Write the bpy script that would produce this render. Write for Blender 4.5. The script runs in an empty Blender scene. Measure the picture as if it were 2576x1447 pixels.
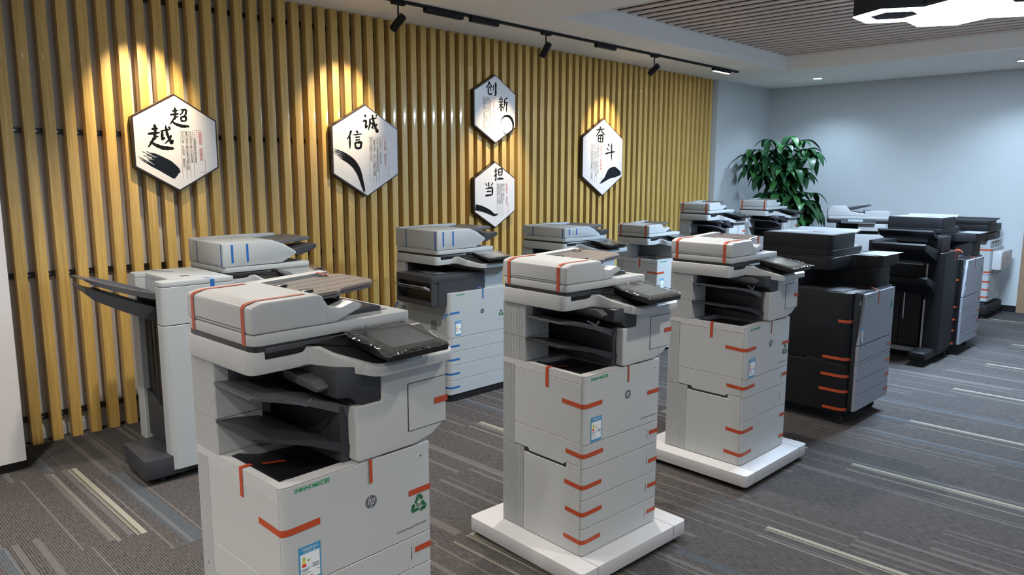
import bpy, bmesh, math, random
from mathutils import Vector, Matrix
random.seed(7)
S = bpy.context.scene
COL = S.collection
PI = math.pi

# ------------------------------------------------------------------ camera
YAW, PIT, ROL, FPX = .7709, .152, .0025, 1851.97
F = Vector((math.cos(YAW)*math.cos(PIT), math.sin(YAW)*math.cos(PIT), -math.sin(PIT)))
r0 = Vector((math.sin(YAW), -math.cos(YAW), 0)); u0 = r0.cross(F)
cr = math.cos(ROL)*r0 + math.sin(ROL)*u0
cu = -math.sin(ROL)*r0 + math.cos(ROL)*u0
cam = bpy.data.cameras.new('camera'); cam.sensor_width = 36; cam.lens = FPX*36/2576
cam.clip_start = .05; cam.clip_end = 100
co = bpy.data.objects.new('camera', cam); COL.objects.link(co)
co.matrix_world = Matrix(((cr.x, cu.x, -F.x, 0), (cr.y, cu.y, -F.y, 0), (cr.z, cu.z, -F.z, 1.6), (0, 0, 0, 1)))
S.camera = co

# ------------------------------------------------------------------ world, lights, exposure
w = bpy.data.worlds.new('world'); S.world = w; w.use_nodes = True
bg = w.node_tree.nodes['Background']; bg.inputs[0].default_value = (.55, .75, 1, 1); bg.inputs[1].default_value = 1.0
S.view_settings.view_transform = 'Standard'; S.view_settings.look = 'None'
S.view_settings.gamma = 1; S.view_settings.use_curve_mapping = False
S.view_settings.exposure = 0.85

H = 2.8175                     # ceiling height
COVE = (4.596, 8.70, -1.6, 3.945)   # recess x0,x1,y0,y1
ZR = 2.985                     # recess ceiling

def area(name, loc, rot, sx, sy, power, color, spread=180):
    l = bpy.data.lights.new(name, 'AREA'); l.shape = 'RECTANGLE'; l.size = sx; l.size_y = sy
    l.energy = power; l.color = color; l.spread = math.radians(spread)
    o = bpy.data.objects.new(name, l); o.location = loc; o.rotation_euler = rot; COL.objects.link(o); return o
COOL = (.60, .79, 1.0); DAY = (.60, .80, 1.0); WARM = (1, .80, .58); NEUT = (1, .93, .84)
# daylight through the two windows of the front wall (behind the camera, to the right)
area('window_daylight', (6.4, -3.90, 1.5), (PI/2, 0, PI), 3.4, 1.9, 110, DAY)
area('window_daylight', (2.2, -3.90, 1.5), (PI/2, 0, PI), 2.4, 1.9, 100, (.85,.93,1.0))
# light of the hexagonal lamp (light boxes themselves are built below)
for hx, hy, p in ((6.85, 1.80, 72), (6.41, 1.54, 72), (6.85, 1.28, 72)):
    area('hexagon_lamp_light', (hx, hy, 2.835), (0, 0, 0), .42, .42, p, COOL)
# recessed downlights: the first two are seen, the rest unseen, added as fill
DOWN = [(9.589, 3.929), (9.61, 1.755), (9.6, -.6), (-1.4, 3.0), (-1.4, .6), (-1.4, -2.0), (.2, 3.4), (1.6, 3.1), (-.5, .7), (1.5, -.5), (2.6, .6), (1.6, -2.0), (3.4, 2.6)]
for i, (x, y) in enumerate(DOWN):
    l = bpy.data.lights.new('downlight_lamp', 'SPOT'); l.energy = 58 if i < 3 else (230 if x < -1 else (85 if y < 1 else 145))
    l.color = COOL if i < 3 else NEUT; l.spot_size = math.radians(130); l.spot_blend = .8; l.shadow_soft_size = .06
    o = bpy.data.objects.new('downlight_lamp', l); o.location = (x, y, H-.02); COL.objects.link(o)
# track spotlights: warm beams on the wall signs (heads are built below)
TRY = 4.362
SPOTS = [((1.82, 4.27, 2.62), (1.78, 4.93, 2.02), 60), ((3.33, 4.27, 2.62), (3.22, 4.93, 2.10), 55),
         ((4.90, 4.27, 2.62), (4.86, 4.93, 1.72), 48), ((6.56, 4.27, 2.62), (6.50, 4.93, 2.08), 50)]
for a, b, p in SPOTS:
    l = bpy.data.lights.new('track_beam', 'SPOT'); l.energy = p; l.color = (1, .80, .50)
    l.spot_size = math.radians(58); l.spot_blend = .9; l.shadow_soft_size = .02
    o = bpy.data.objects.new('track_beam', l); d = (Vector(b)-Vector(a)).normalized()
    o.location = Vector(a) + d*.075; o.rotation_euler = d.to_track_quat('-Z', 'Y').to_euler(); COL.objects.link(o)
area('lit_track_module_light', (7.93, TRY, H-.04), (0, 0, 0), .36, .03, 8, (1, .85, .7))

# ------------------------------------------------------------------ materials
MC = {}
def mat(name, col, rough=.5, metal=0., var=.03, scale=40., bump=0., coat=0., emit=None, es=0., spec=.5):
    if name in MC: return MC[name]
    m = bpy.data.materials.new(name); m.use_nodes = True; nt = m.node_tree; n = nt.nodes; L = nt.links
    b = n['Principled BSDF']
    b.inputs['Roughness'].default_value = rough; b.inputs['Metallic'].default_value = metal
    b.inputs['Coat Weight'].default_value = coat; b.inputs['Specular IOR Level'].default_value = spec
    tc = n.new('ShaderNodeTexCoord'); nz = n.new('ShaderNodeTexNoise'); nz.inputs['Scale'].default_value = scale
    nz.inputs['Detail'].default_value = 3
    L.new(tc.outputs['Object'], nz.inputs['Vector'])
    mx = n.new('ShaderNodeMix'); mx.data_type = 'RGBA'
    c = list(col)
    mx.inputs['A'].default_value = [max(0, v*(1-var)) for v in c]+[1]; mx.inputs['B'].default_value = [min(1, v*(1+var)) for v in c]+[1]
    L.new(nz.outputs['Fac'], mx.inputs['Factor']); L.new(mx.outputs['Result'], b.inputs['Base Color'])
    if bump:
        bp = n.new('ShaderNodeBump'); bp.inputs['Strength'].default_value = bump; bp.inputs['Distance'].default_value = .001
        nz2 = n.new('ShaderNodeTexNoise'); nz2.inputs['Scale'].default_value = 900
        L.new(tc.outputs['Object'], nz2.inputs['Vector']); L.new(nz2.outputs['Fac'], bp.inputs['Height']); L.new(bp.outputs['Normal'], b.inputs['Normal'])
    if emit: b.inputs['Emission Color'].default_value = (*emit, 1); b.inputs['Emission Strength'].default_value = es
    MC[name] = m; return m

white = mat('white_plastic', (.37, .382, .388), .42, bump=.12)
white2 = mat('white_plastic_smooth', (.41, .41, .42), .35)
bluewhite = mat('grey_white_plastic', (.31, .335, .35), .42, bump=.12)
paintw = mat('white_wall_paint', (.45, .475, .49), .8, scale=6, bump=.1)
paintb = mat('bounce_white_paint', (.80, .79, .78), .8, scale=6, bump=.1)  # paler paint for the unseen walls, set high to bounce more light
ceilm = mat('white_ceiling_paint', (.93, .91, .88), .85, scale=5, bump=.1)
backw = mat('grey_back_wall', (.56, .53, .50), .35, scale=4)
dark = mat('dark_grey_plastic', (.028, .030, .036), .42, bump=.15, spec=.35)
mid = mat('mid_grey_plastic', (.075, .078, .088), .4, bump=.1)
black = mat('black_plastic', (.008, .008, .009), .35)
blackm = mat('black_matte_plastic', (.009, .009, .010), .6, bump=.1, spec=.25)
seam = mat('seam_shadow_gap', (.03, .03, .032), .8)
blk = mat('black_copier_plastic', (.0065, .0065, .008), .5, bump=.2, spec=.22)
silver = mat('silver_panel', (.22, .23, .265), .45, .15, bump=.1)
silver2 = mat('bare_metal', (.45, .45, .45), .3, .8)
taupe = mat('taupe_tray_plastic', (.12, .102, .094), .38, bump=.1)
orange = mat('orange_tape', (.36, .050, .014), .38, var=.1)
blue = mat('blue_tape', (.006, .085, .30), .4, var=.1)
green = mat('green_print', (.005, .25, .09), .5)
dgreen = mat('dark_green_print', (.004, .10, .025), .5)
ink = mat('black_ink', (.004, .004, .006), .7, spec=.15)
inkb = mat('navy_ink', (.006, .010, .018), .7, spec=.15)
redp = mat('red_print', (.50, .03, .02), .5)
greyp = mat('grey_print', (.035, .030, .030), .6, spec=.2)
logoG = mat('logo_grey', (.08, .09, .11), .3)
boardm = mat('sign_board_white', (.72, .69, .69), .18, coat=.3)
framem = mat('sign_frame_dark', (.025, .012, .010), .35)
labelB = mat('label_blue', (.03, .22, .42), .4)
labelW = mat('label_white', (.62, .64, .66), .4)
yel = mat('label_yellow', (.6, .5, .03), .4)
redl = mat('label_red', (.55, .03, .02), .4)
grn = mat('label_green', (.25, .4, .04), .4)
screenm = mat('screen_glass', (.26, .30, .32), .12, coat=.5)
screeng = mat('screen_grey', (.30, .34, .36), .15, coat=.5)
baffle = mat('baffle_wood', (.74, .60, .53), .5, scale=12, var=.2)
baffle_shade = mat('baffle_gap_shade', (.004, .003, .003), .8)  # near-black colour stands for the shade between battens
doorw = mat('door_wood', (.25, .15, .09), .5, scale=10, var=.15)
lampw = mat('lamp_diffuser', (.9, .9, .9), .5, emit=(.80, .92, 1), es=7)
lampwarm = mat('warm_lamp_diffuser', (.9, .9, .9), .5, emit=(1, .86, .74), es=14)
lampc = mat('downlight_diffuser', (.9, .9, .9), .5, emit=(.85, .95, 1), es=12)
yellowc = mat('carpet_cream_yarn', (.19, .18, .145), .95, scale=200, var=.15)
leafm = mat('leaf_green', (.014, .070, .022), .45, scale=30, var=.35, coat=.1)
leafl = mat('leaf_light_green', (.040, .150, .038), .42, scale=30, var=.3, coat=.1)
barkm = mat('bark', (.10, .07, .04), .9, scale=60, var=.4)
potm = mat('pot_ceramic', (.45, .44, .42), .3)
soilm = mat('soil', (.03, .02, .012), .95, var=.4)
rubber = mat('rubber', (.01, .01, .011), .6)

def wood_mat():
    m = bpy.data.materials.new('oak_slat_laminate'); m.use_nodes = True; nt = m.node_tree; n = nt.nodes; L = nt.links
    b = n['Principled BSDF']; b.inputs['Roughness'].default_value = .48; b.inputs['Coat Weight'].default_value = .28; b.inputs['Coat Roughness'].default_value = .08
    tc = n.new('ShaderNodeTexCoord'); mp = n.new('ShaderNodeMapping'); mp.inputs['Scale'].default_value = (120, 120, 3)
    oi = n.new('ShaderNodeObjectInfo'); ad = n.new('ShaderNodeVectorMath'); ad.operation = 'ADD'
    L.new(tc.outputs['Object'], ad.inputs[0]); L.new(oi.outputs['Location'], ad.inputs[1])
    L.new(ad.outputs[0], mp.inputs['Vector'])
    nz = n.new('ShaderNodeTexNoise'); nz.inputs['Scale'].default_value = 1; nz.inputs['Detail'].default_value = 5; nz.inputs['Distortion'].default_value = .6
    L.new(mp.outputs[0], nz.inputs['Vector'])
    cr_ = n.new('ShaderNodeValToRGB'); e = cr_.color_ramp.elements
    e[0].position = .25; e[0].color = (.44, .26, .060, 1); e[1].position = .75; e[1].color = (.68, .46, .145, 1)
    L.new(nz.outputs['Fac'], cr_.inputs[0])
    mx = n.new('ShaderNodeMix'); mx.data_type = 'RGBA'; mx.blend_type = 'MULTIPLY'; mx.inputs['Factor'].default_value = 1
    mr = n.new('ShaderNodeMapRange'); mr.inputs['To Min'].default_value = .9; mr.inputs['To Max'].default_value = 1.08
    L.new(oi.outputs['Random'], mr.inputs['Value']); L.new(mr.outputs[0], mx.inputs['B']); L.new(cr_.outputs[0], mx.inputs['A'])
    L.new(mx.outputs['Result'], b.inputs['Base Color'])
    return m
woodm = wood_mat()

def carpet_mat():
    m = bpy.data.materials.new('ribbed_carpet'); m.use_nodes = True; nt = m.node_tree; n = nt.nodes; L = nt.links
    b = n['Principled BSDF']; b.inputs['Roughness'].default_value = .95; b.inputs['Specular IOR Level'].default_value = .15
    tc = n.new('ShaderNodeTexCoord'); sx = n.new('ShaderNodeSeparateXYZ'); L.new(tc.outputs['Object'], sx.inputs[0])
    def math_(op, a, bb=None, c=None):
        q = n.new('ShaderNodeMath'); q.operation = op
        for i, v in enumerate((a, bb, c)):
            if v is None: continue
            if isinstance(v, (int, float)): q.inputs[i].default_value = v
            else: L.new(v, q.inputs[i])
        return q.outputs[0]
    X, Y = sx.outputs[0], sx.outputs[1]
    # planks .2612 wide and 1.04 long, shifted from row to row
    px = math_('FLOOR', math_('DIVIDE', X, .2612)); wn0 = n.new('ShaderNodeTexWhiteNoise'); wn0.noise_dimensions = '1D'; L.new(px, wn0.inputs['W'])
    yy = math_('ADD', math_('DIVIDE', Y, 1.04), math_('MULTIPLY', wn0.outputs['Value'], .0)); py = math_('FLOOR', math_('ADD', yy, math_('MULTIPLY', math_('MODULO', px, 4), .25)))
    def cells(wd, seed):
        cx = math_('FLOOR', math_('DIVIDE', X, wd)); cv = n.new('ShaderNodeCombineXYZ'); L.new(cx, cv.inputs[0]); L.new(py, cv.inputs[1]); cv.inputs[2].default_value = seed
        wn = n.new('ShaderNodeTexWhiteNoise'); wn.noise_dimensions = '3D'; L.new(cv.outputs[0], wn.inputs['Vector']); return wn.outputs['Value']
    # fine ribs: dark broken stripes along Y
    mp = n.new('ShaderNodeMapping'); mp.inputs['Scale'].default_value = (260, 26, 1); L.new(tc.outputs['Object'], mp.inputs['Vector'])
    nz = n.new('ShaderNodeTexNoise'); nz.inputs['Scale'].default_value = 1; nz.inputs['Detail'].default_value = 2; L.new(mp.outputs[0], nz.inputs['Vector'])
    rib = math_('SINE', math_('MULTIPLY', X, 2*PI/.0105))
    ribf = math_('ADD', math_('MULTIPLY', rib, .16), nz.outputs['Fac'])
    cr_ = n.new('ShaderNodeValToRGB'); e = cr_.color_ramp.elements
    e[0].position = .36; e[0].color = (.012, .0115, .0115, 1); e[1].position = .60; e[1].color = (.074, .068, .067, 1)
    L.new(ribf, cr_.inputs[0])
    def mixc(f, a, col, blend='MIX'):
        mx = n.new('ShaderNodeMix'); mx.data_type = 'RGBA'; mx.blend_type = blend
        if isinstance(f, (int, float)): mx.inputs['Factor'].default_value = f
        else: L.new(f, mx.inputs['Factor'])
        L.new(a, mx.inputs['A'])
        if isinstance(col, tuple): mx.inputs['B'].default_value = (*col, 1)
        else: L.new(col, mx.inputs['B'])
        return mx.outputs['Result']
    c = cr_.outputs[0]
    # broad tonal bands
    bv = cells(.087, 3.3); c = mixc(math_('MULTIPLY', bv, .35), c, (.055, .050, .049))
    # solid light grey threads, and a rarer blue band
    g = math_('GREATER_THAN', cells(.0262, 1.7), .93); c = mixc(math_('MULTIPLY', g, .6), c, (.105, .098, .098))
    g2 = math_('GREATER_THAN', cells(.0087, 5.1), .955); c = mixc(math_('MULTIPLY', g2, .6), c, (.12, .112, .110))
    bl = math_('GREATER_THAN', cells(.0435, 9.2), .965); c = mixc(math_('MULTIPLY', bl, .28), c, (.045, .085, .12))
    n2 = n.new('ShaderNodeTexNoise'); n2.inputs['Scale'].default_value = 1.3; L.new(tc.outputs['Object'], n2.inputs['Vector'])
    c = mixc(math_('MULTIPLY', n2.outputs['Fac'], .3), c, (.062, .056, .053))
    L.new(c, b.inputs['Base Color'])
    bp = n.new('ShaderNodeBump'); bp.inputs['Strength'].default_value = .5; bp.inputs['Distance'].default_value = .002
    L.new(ribf, bp.inputs['Height']); L.new(bp.outputs['Normal'], b.inputs['Normal'])
    return m
carpetm = carpet_mat()

def film_mat():
    m = bpy.data.materials.new('clear_film'); m.use_nodes = True; nt = m.node_tree; n = nt.nodes; L = nt.links
    n.remove(n['Principled BSDF']); out = n['Material Output']
    tr = n.new('ShaderNodeBsdfTransparent'); gl = n.new('ShaderNodeBsdfGlossy'); gl.inputs['Roughness'].default_value = .07; gl.inputs[0].default_value = (1, 1, 1, 1)
    df = n.new('ShaderNodeBsdfDiffuse'); df.inputs[0].default_value = (.8, .85, .9, 1)
    fr = n.new('ShaderNodeFresnel'); fr.inputs[0].default_value = 1.45
    tc = n.new('ShaderNodeTexCoord'); nz = n.new('ShaderNodeTexNoise'); nz.inputs['Scale'].default_value = 45; nz.inputs['Distortion'].default_value = 1.5; L.new(tc.outputs['Object'], nz.inputs['Vector'])
    bp = n.new('ShaderNodeBump'); bp.inputs['Strength'].default_value = .15; bp.inputs['Distance'].default_value = .003; L.new(nz.outputs['Fac'], bp.inputs['Height'])
    L.new(bp.outputs[0], gl.inputs['Normal']); L.new(bp.outputs[0], fr.inputs['Normal'])
    m1 = n.new('ShaderNodeMixShader'); m1.inputs[0].default_value = .03; L.new(tr.outputs[0], m1.inputs[1]); L.new(df.outputs[0], m1.inputs[2])
    m2 = n.new('ShaderNodeMixShader'); L.new(fr.outputs[0], m2.inputs[0]); L.new(m1.outputs[0], m2.inputs[1]); L.new(gl.outputs[0], m2.inputs[2])
    L.new(m2.outputs[0], out.inputs[0]); return m
filmm = film_mat()
def glass_mat():
    m = bpy.data.materials.new('window_glass'); m.use_nodes = True; b = m.node_tree.nodes['Principled BSDF']
    b.inputs['Transmission Weight'].default_value = 1; b.inputs['Roughness'].default_value = .02; b.inputs['IOR'].default_value = 1.1; return m
glassm = glass_mat()

# ------------------------------------------------------------------ geometry helpers
def rp(pts, r, n=4):
    """round the corners of a polygon; r is one radius or one per corner"""
    out = []; k = len(pts)
    for i in range(k):
        rr = r[i] if isinstance(r, (list, tuple)) else r
        p = Vector(pts[i]); a = Vector(pts[i-1]) - p; b = Vector(pts[(i+1) % k]) - p
        if rr <= 0: out.append(tuple(p)); continue
        la, lb = a.length, b.length; a.normalize(); b.normalize()
        ang = a.angle(b); t = min(rr/math.tan(ang/2) if ang > .01 else 0, la*.48, lb*.48)
        if ang > 3.1 or t <= 0: out.append(tuple(p)); continue
        p0, p2 = p + a*t, p + b*t
        for j in range(n+1):
            s = j/n; out.append(tuple((1-s)**2*p0 + 2*s*(1-s)*p + s*s*p2))
    return out

class G:
    """collects shapes and links them as ONE mesh object"""
    def __init__(s): s.v = []; s.f = []
    def _add(s, bm, M=None):
        if M is not None: bm.transform(M)
        bm.verts.index_update(); o = len(s.v)
        s.v += [tuple(v.co) for v in bm.verts]
        s.f += [tuple(o+v.index for v in f.verts) for f in bm.faces]; bm.free(); return s
    def prism(s, ax, pts, a, b, bev=0., seg=1, M=None):
        bm = bmesh.new(); lo = []; hi = []
        for p, q in pts:
            if ax == 'z': A, B_ = (p, q, a), (p, q, b)
            elif ax == 'y': A, B_ = (p, a, q), (p, b, q)
            else: A, B_ = (a, p, q), (b, p, q)
            lo.append(bm.verts.new(A)); hi.append(bm.verts.new(B_))
        n = len(pts)
        try:
            bm.faces.new(lo[::-1]); bm.faces.new(hi)
            for i in range(n): bm.faces.new((lo[i], lo[(i+1) % n], hi[(i+1) % n], hi[i]))
        except ValueError: pass
        bmesh.ops.recalc_face_normals(bm, faces=bm.faces)
        if bev > 0:
            ed = [e for e in bm.edges if len(e.link_faces) == 2 and e.calc_face_angle(0) > .7]
            bmesh.ops.bevel(bm, geom=ed, offset=bev, segments=seg, profile=.6, affect='EDGES', clamp_overlap=True)
        return s._add(bm, M)
    def box(s, x0, x1, y0, y1, z0, z1, bev=0., seg=1, vr=None, M=None):
        P_ = [(x0, y0), (x1, y0), (x1, y1), (x0, y1)]
        if vr: P_ = rp(P_, vr)
        return s.prism('z', P_, z0, z1, bev, seg, M)
    def cyl(s, p0, p1, r, n=12, r2=None, bev=0.):
        p0, p1 = Vector(p0), Vector(p1); d = p1-p0; L = d.length
        bm = bmesh.new(); bmesh.ops.create_cone(bm, cap_ends=True, segments=n, radius1=r, radius2=r if r2 is None else r2, depth=L)
        if bev: bmesh.ops.bevel(bm, geom=[e for e in bm.edges if e.calc_face_angle(0) > .9], offset=bev, segments=2, affect='EDGES')
        M = Matrix.Translation((p0+p1)/2) @ d.to_track_quat('Z', 'Y').to_matrix().to_4x4()
        return s._add(bm, M)
    def ribbon(s, path, wv, w, th=.0006):
        wv = Vector(wv).normalized()*w/2; o = len(s.v)
        for p in path:
            p = Vector(p); s.v += [tuple(p-wv), tuple(p+wv)]
        for i in range(len(path)-1):
            a = o+2*i; s.f.append((a, a+2, a+3, a+1))
        return s
    def tube(s, path, r, n=6):
        for a, b in zip(path[:-1], path[1:]): s.cyl(a, b, r, n)
        return s
    def poly(s, pts3):
        o = len(s.v); s.v += [tuple(p) for p in pts3]; s.f.append(tuple(range(o, o+len(pts3)))); return s
    def mesh(s, name, m):
        me = bpy.data.meshes.new(name); me.from_pydata(s.v, [], s.f); me.materials.append(m)
        me.polygons.foreach_set('use_smooth', [True]*len(me.polygons)); me.set_sharp_from_angle(angle=math.radians(32)); me.update(); return me
    def part(s, name, m, parent=None, label=None):
        o = bpy.data.objects.new(name, s.mesh(name, m)); COL.objects.link(o)
        if parent: o.parent = parent
        if label: o['label'] = label
        return o

def thing(name, label, cat, loc=(0, 0, 0), rz=0, group=None):
    o = bpy.data.objects.new(name, None); COL.objects.link(o); o.location = loc; o.rotation_euler = (0, 0, math.radians(rz))
    o.empty_display_size = .1; o['label'] = label; o['category'] = cat
    if group: o['group'] = group
    return o
def tag(o, label, cat, group=None):
    o['label'] = label; o['category'] = cat
    if group: o['group'] = group
    return o
def struct(o, label=None):
    o['kind'] = 'structure'
    if label: o['label'] = label
    return o
def inst(me, name, parent, loc=(0, 0, 0), rot=None):
    o = bpy.data.objects.new(name, me); COL.objects.link(o); o.parent = parent; o.location = loc
    if rot is not None: o.rotation_euler = rot
    return o

TXC = {}
def text(parent, s, size, m, org, name='lettering', X=(1, 0, 0), U=(0, 0, 1), align='LEFT', shear=0., bold=0., ls=1., lh=1.):
    """flat print: letters lie in the plane of X (reading direction) and U (up)"""
    key = (s, align, shear, bold, ls, lh)
    if key not in TXC:
        cu_ = bpy.data.curves.new('t', 'FONT'); cu_.body = s; cu_.size = 1; cu_.align_x = align; cu_.align_y = 'TOP'
        cu_.shear = shear; cu_.offset = bold; cu_.space_character = ls; cu_.space_line = lh; cu_.resolution_u = 2; cu_.extrude = 0
        ob = bpy.data.objects.new('t', cu_); me = bpy.data.meshes.new_from_object(ob)
        TXC[key] = ([tuple(v.co) for v in me.vertices], [tuple(p.vertices) for p in me.polygons])
        bpy.data.objects.remove(ob); bpy.data.meshes.remove(me); bpy.data.curves.remove(cu_)
    vs, fs = TXC[key]; X = Vector(X); U = Vector(U); org = Vector(org)
    g = G(); g.v = [tuple(org + X*(v[0]*size) + U*(v[1]*size)) for v in vs]; g.f = list(fs)
    return g.part(name, m, parent)

# ------------------------------------------------------------------ setting
fl = G(); fl.box(-3.2, 10.5, -4.2, 5.2, -.1, 0); floor = struct(fl.part('floor', carpetm))
for (x, y1, L_) in [(1.068, 4.401, 1.05), (2.095, 2.30, 1.04), (3.165, 3.37, 1.04), (3.090, 1.372, 1.05), (4.146, 1.370, 1.05), (5.180, 1.370, 1.05),
                   (6.226, 1.370, 1.05), (7.270, 1.370, 1.05), (8.31, 1.37, 1.05), (4.21, 2.65, 1.0), (9.64, 1.90, 1.05), (8.6, 3.37, 1.0), (7.3, 3.4, 1.0)]:
    g = G()
    g.box(x, x+.024, y1-L_, y1, -.004, .0012); g.box(x-.018, x-.013, y1-L_, y1, -.004, .0010); g.box(x-.010, x-.007, y1-L_, y1, -.004, .0010)
    g.part('carpet_stripe', yellowc, floor)
    g = G(); g.box(x-.097, x-.093, y1-L_, y1, -.004, .0010); g.box(x-.088, x-.085, y1-L_, y1, -.004, .0010); g.part('carpet_thread', yellowc, floor)

# back wall (behind the slats)
YW = 4.954; YB = 5.045
g = G(); g.box(-3.2, 8.80, YB, 5.2, -.02, H+.02); wb = struct(g.part('wall_back', backw))
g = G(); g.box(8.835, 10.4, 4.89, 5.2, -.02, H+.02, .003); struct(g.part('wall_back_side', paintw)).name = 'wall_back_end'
xs = []
for a, b, n in ((1.125, 3.903, 26), (3.903, 6.4475, 24), (6.4475, 7.6984, 12)):
    xs += [a+(b-a)*i/n for i in range(n)]
xs += [7.6984+.1055*i for i in range(11)]
xs = [1.125-.107*i for i in range(9, 0, -1)] + xs
sm = G().box(0, .057, 0, .064, 0, H, .0022, 2).mesh('wood_slat', woodm)
for x in xs: inst(sm, 'wood_slat', wb, (x, YW, 0))
for z in (.145, 1.008, 1.845, 2.683):
    g = G(); g.box(.1, 8.8, YW+.0645, YB-.002, z-.016, z+.016)
    g.part('mounting_rail', black, wb)
g = G()
for i in range(len(xs)):
    for z in (.145, 1.008, 1.845, 2.683):
        g.cyl((xs[i]+.075, YW+.0655, z), (xs[i]+.075, YW+.062, z), .005, 8)
o = g.part('rail_screws', silver2, wb); o['kind'] = 'stuff'
g = G(); g.box(.0, 8.8, YB-.012, YB, 0, .07, .004); g.part('skirting', paintw, wb)
# pilaster at the left edge of the picture
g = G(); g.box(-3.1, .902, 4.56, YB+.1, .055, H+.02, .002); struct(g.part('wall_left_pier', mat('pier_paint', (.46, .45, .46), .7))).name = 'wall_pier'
g = G(); g.box(-3.1, .885, 4.585, YB, -.01, .055); struct(g.part('baseboard_pier', black))
# right-hand (far) wall, with its black baseboard and the door frame
FX = 10.33
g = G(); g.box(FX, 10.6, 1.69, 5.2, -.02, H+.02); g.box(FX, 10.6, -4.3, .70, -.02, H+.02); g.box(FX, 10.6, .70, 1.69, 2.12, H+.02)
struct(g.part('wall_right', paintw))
g = G(); g.box(FX-.012, FX, 1.695, 4.89, -.01, .075); struct(g.part('baseboard_right', black))
g = G(); g.box(8.85, FX-.012, 4.878, 4.89, -.01, .075); struct(g.part('baseboard_back', black))
g = G(); g.box(FX-.025, FX+.05, 1.61, 1.70, 0, 2.20, .003); g.box(FX-.025, FX+.05, .62, .70, 0, 2.20, .003); g.box(FX-.025, FX+.05, .70, 1.61, 2.12, 2.20, .003)
dr = struct(g.part('door_1', doorw)); 
g = G(); g.box(FX+.03, FX+.07, .705, 1.605, .01, 2.115, .002); g.part('door_leaf', doorw, dr)
g = G(); g.cyl((FX+.03, 1.52, 1.0), (FX-.02, 1.52, 1.0), .01); g.cyl((FX-.02, 1.53, 1.0), (FX-.02, 1.40, 1.0), .009); g.part('door_handle', silver2, dr)
g = G(); g.box(-3.4, -3.1, -4.3, 5.2, -.02, H+.02); struct(g.part('wall_left', paintb))
# front wall behind the camera, with two windows
g = G(); zz = (.55, 2.45)
for x0, x1 in ((-3.2, 1.0), (3.4, 4.7), (8.1, 10.6)): g.box(x0, x1, -4.25, -4.0, -.02, H+.02)
for x0, x1 in ((1.0, 3.4), (4.7, 8.1)): g.box(x0, x1, -4.25, -4.0, -.02, zz[0]); g.box(x0, x1, -4.25, -4.0, zz[1], H+.02)
struct(g.part('wall_front', paintb))
for i, (x0, x1) in enumerate(((1.0, 3.4), (4.7, 8.1))):
    g = G(); m_ = (x0+x1)/2
    for a, b in ((x0, x0+.05), (m_-.025, m_+.025), (x1-.05, x1)): g.box(a, b, -4.16, -4.10, zz[0], zz[1])
    g.box(x0, x1, -4.16, -4.10, zz[0], zz[0]+.05); g.box(x0, x1, -4.16, -4.10, zz[1]-.05, zz[1])
    wo = struct(g.part('window_%d' % (i+1), dark))
    G().box(x0+.05, x1-.05, -4.135, -4.125, zz[0]+.05, zz[1]-.05).part('pane', glassm, wo)
# ceiling with its recess
x0, x1, y0, y1 = COVE
g = G(); T = 3.2
g.box(-3.4, x0, -4.3, 5.3, H, T); g.box(x1, 10.6, -4.3, 5.3, H, T); g.box(x0, x1, y1, 5.3, H, T); g.box(x0, x1, -4.3, y0, H, T)
g.box(x0-.01, x1+.01, y0-.01, y1+.01, ZR+.02, T)
ce = struct(g.part('ceiling', ceilm))
G().box(x0, x1, y0, y1, ZR+.013, ZR+.02).part('batten_gap_shade', baffle_shade, ce)  # dark sheet paints in the unlit gaps between the battens
NB = int((x1-x0)/.142)
bm_ = G().box(0, .080, y0+.002, y1-.002, ZR, ZR+.011, .002).mesh('ceiling_batten', baffle)
for i in range(NB): inst(bm_, 'ceiling_batten', ce, (x0+.02+i*(x1-x0-.12)/(NB-1), 0, 0))

# ------------------------------------------------------------------ ceiling fixtures
g = G(); g.box(.6, 8.30, TRY-.016, TRY+.016, H-.018, H, .001)
tr = thing('lighting_track', 'long thin black lighting track fixed to the ceiling above the slat wall', 'track', (0, 0, 0)); g.part('track_rail', blackm, tr)
G().box(8.275, 8.30, TRY-.019, TRY+.019, H-.021, H).part('end_cap', blackm, tr)
mods = [(3.57, 3.94, 0, 'black unlit linear track lamp without diffuser strip, nearest the top edge of the picture'),
        (4.02, 4.32, 1, 'black unlit linear track lamp with a diffuser strip, just left of the middle spotlight'),
        (5.59, 5.89, 1, 'black unlit linear track lamp between the middle and right spotlights'),
        (7.74, 8.12, 2, 'glowing warm white linear track lamp at the far end of the track')]
for a, b, k, lb in mods:
    t = thing('linear_track_lamp', lb, 'track lamp', ((a+b)/2, TRY, H-.018), 0, 'linear lamps clipped in the ceiling track')
    hl = (b-a)/2
    G().box(-hl, hl, -.019, .019, -.03, 0, .002).part('housing', blackm, t)
    G().box(-hl+.01, hl-.01, -.013, .013, -.034, -.028, .002).part('diffuser', lampwarm if k == 2 else (mid if k == 1 else blackm), t)
names = ['black cylinder track spotlight beyond the left picture edge, lighting the leftmost sign', 'black cylinder track spotlight at the top, left of the unlit linear lamps',
         'black cylinder track spotlight above the two stacked hexagon signs', 'black cylinder track spotlight nearest the glowing linear lamp']
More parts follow.
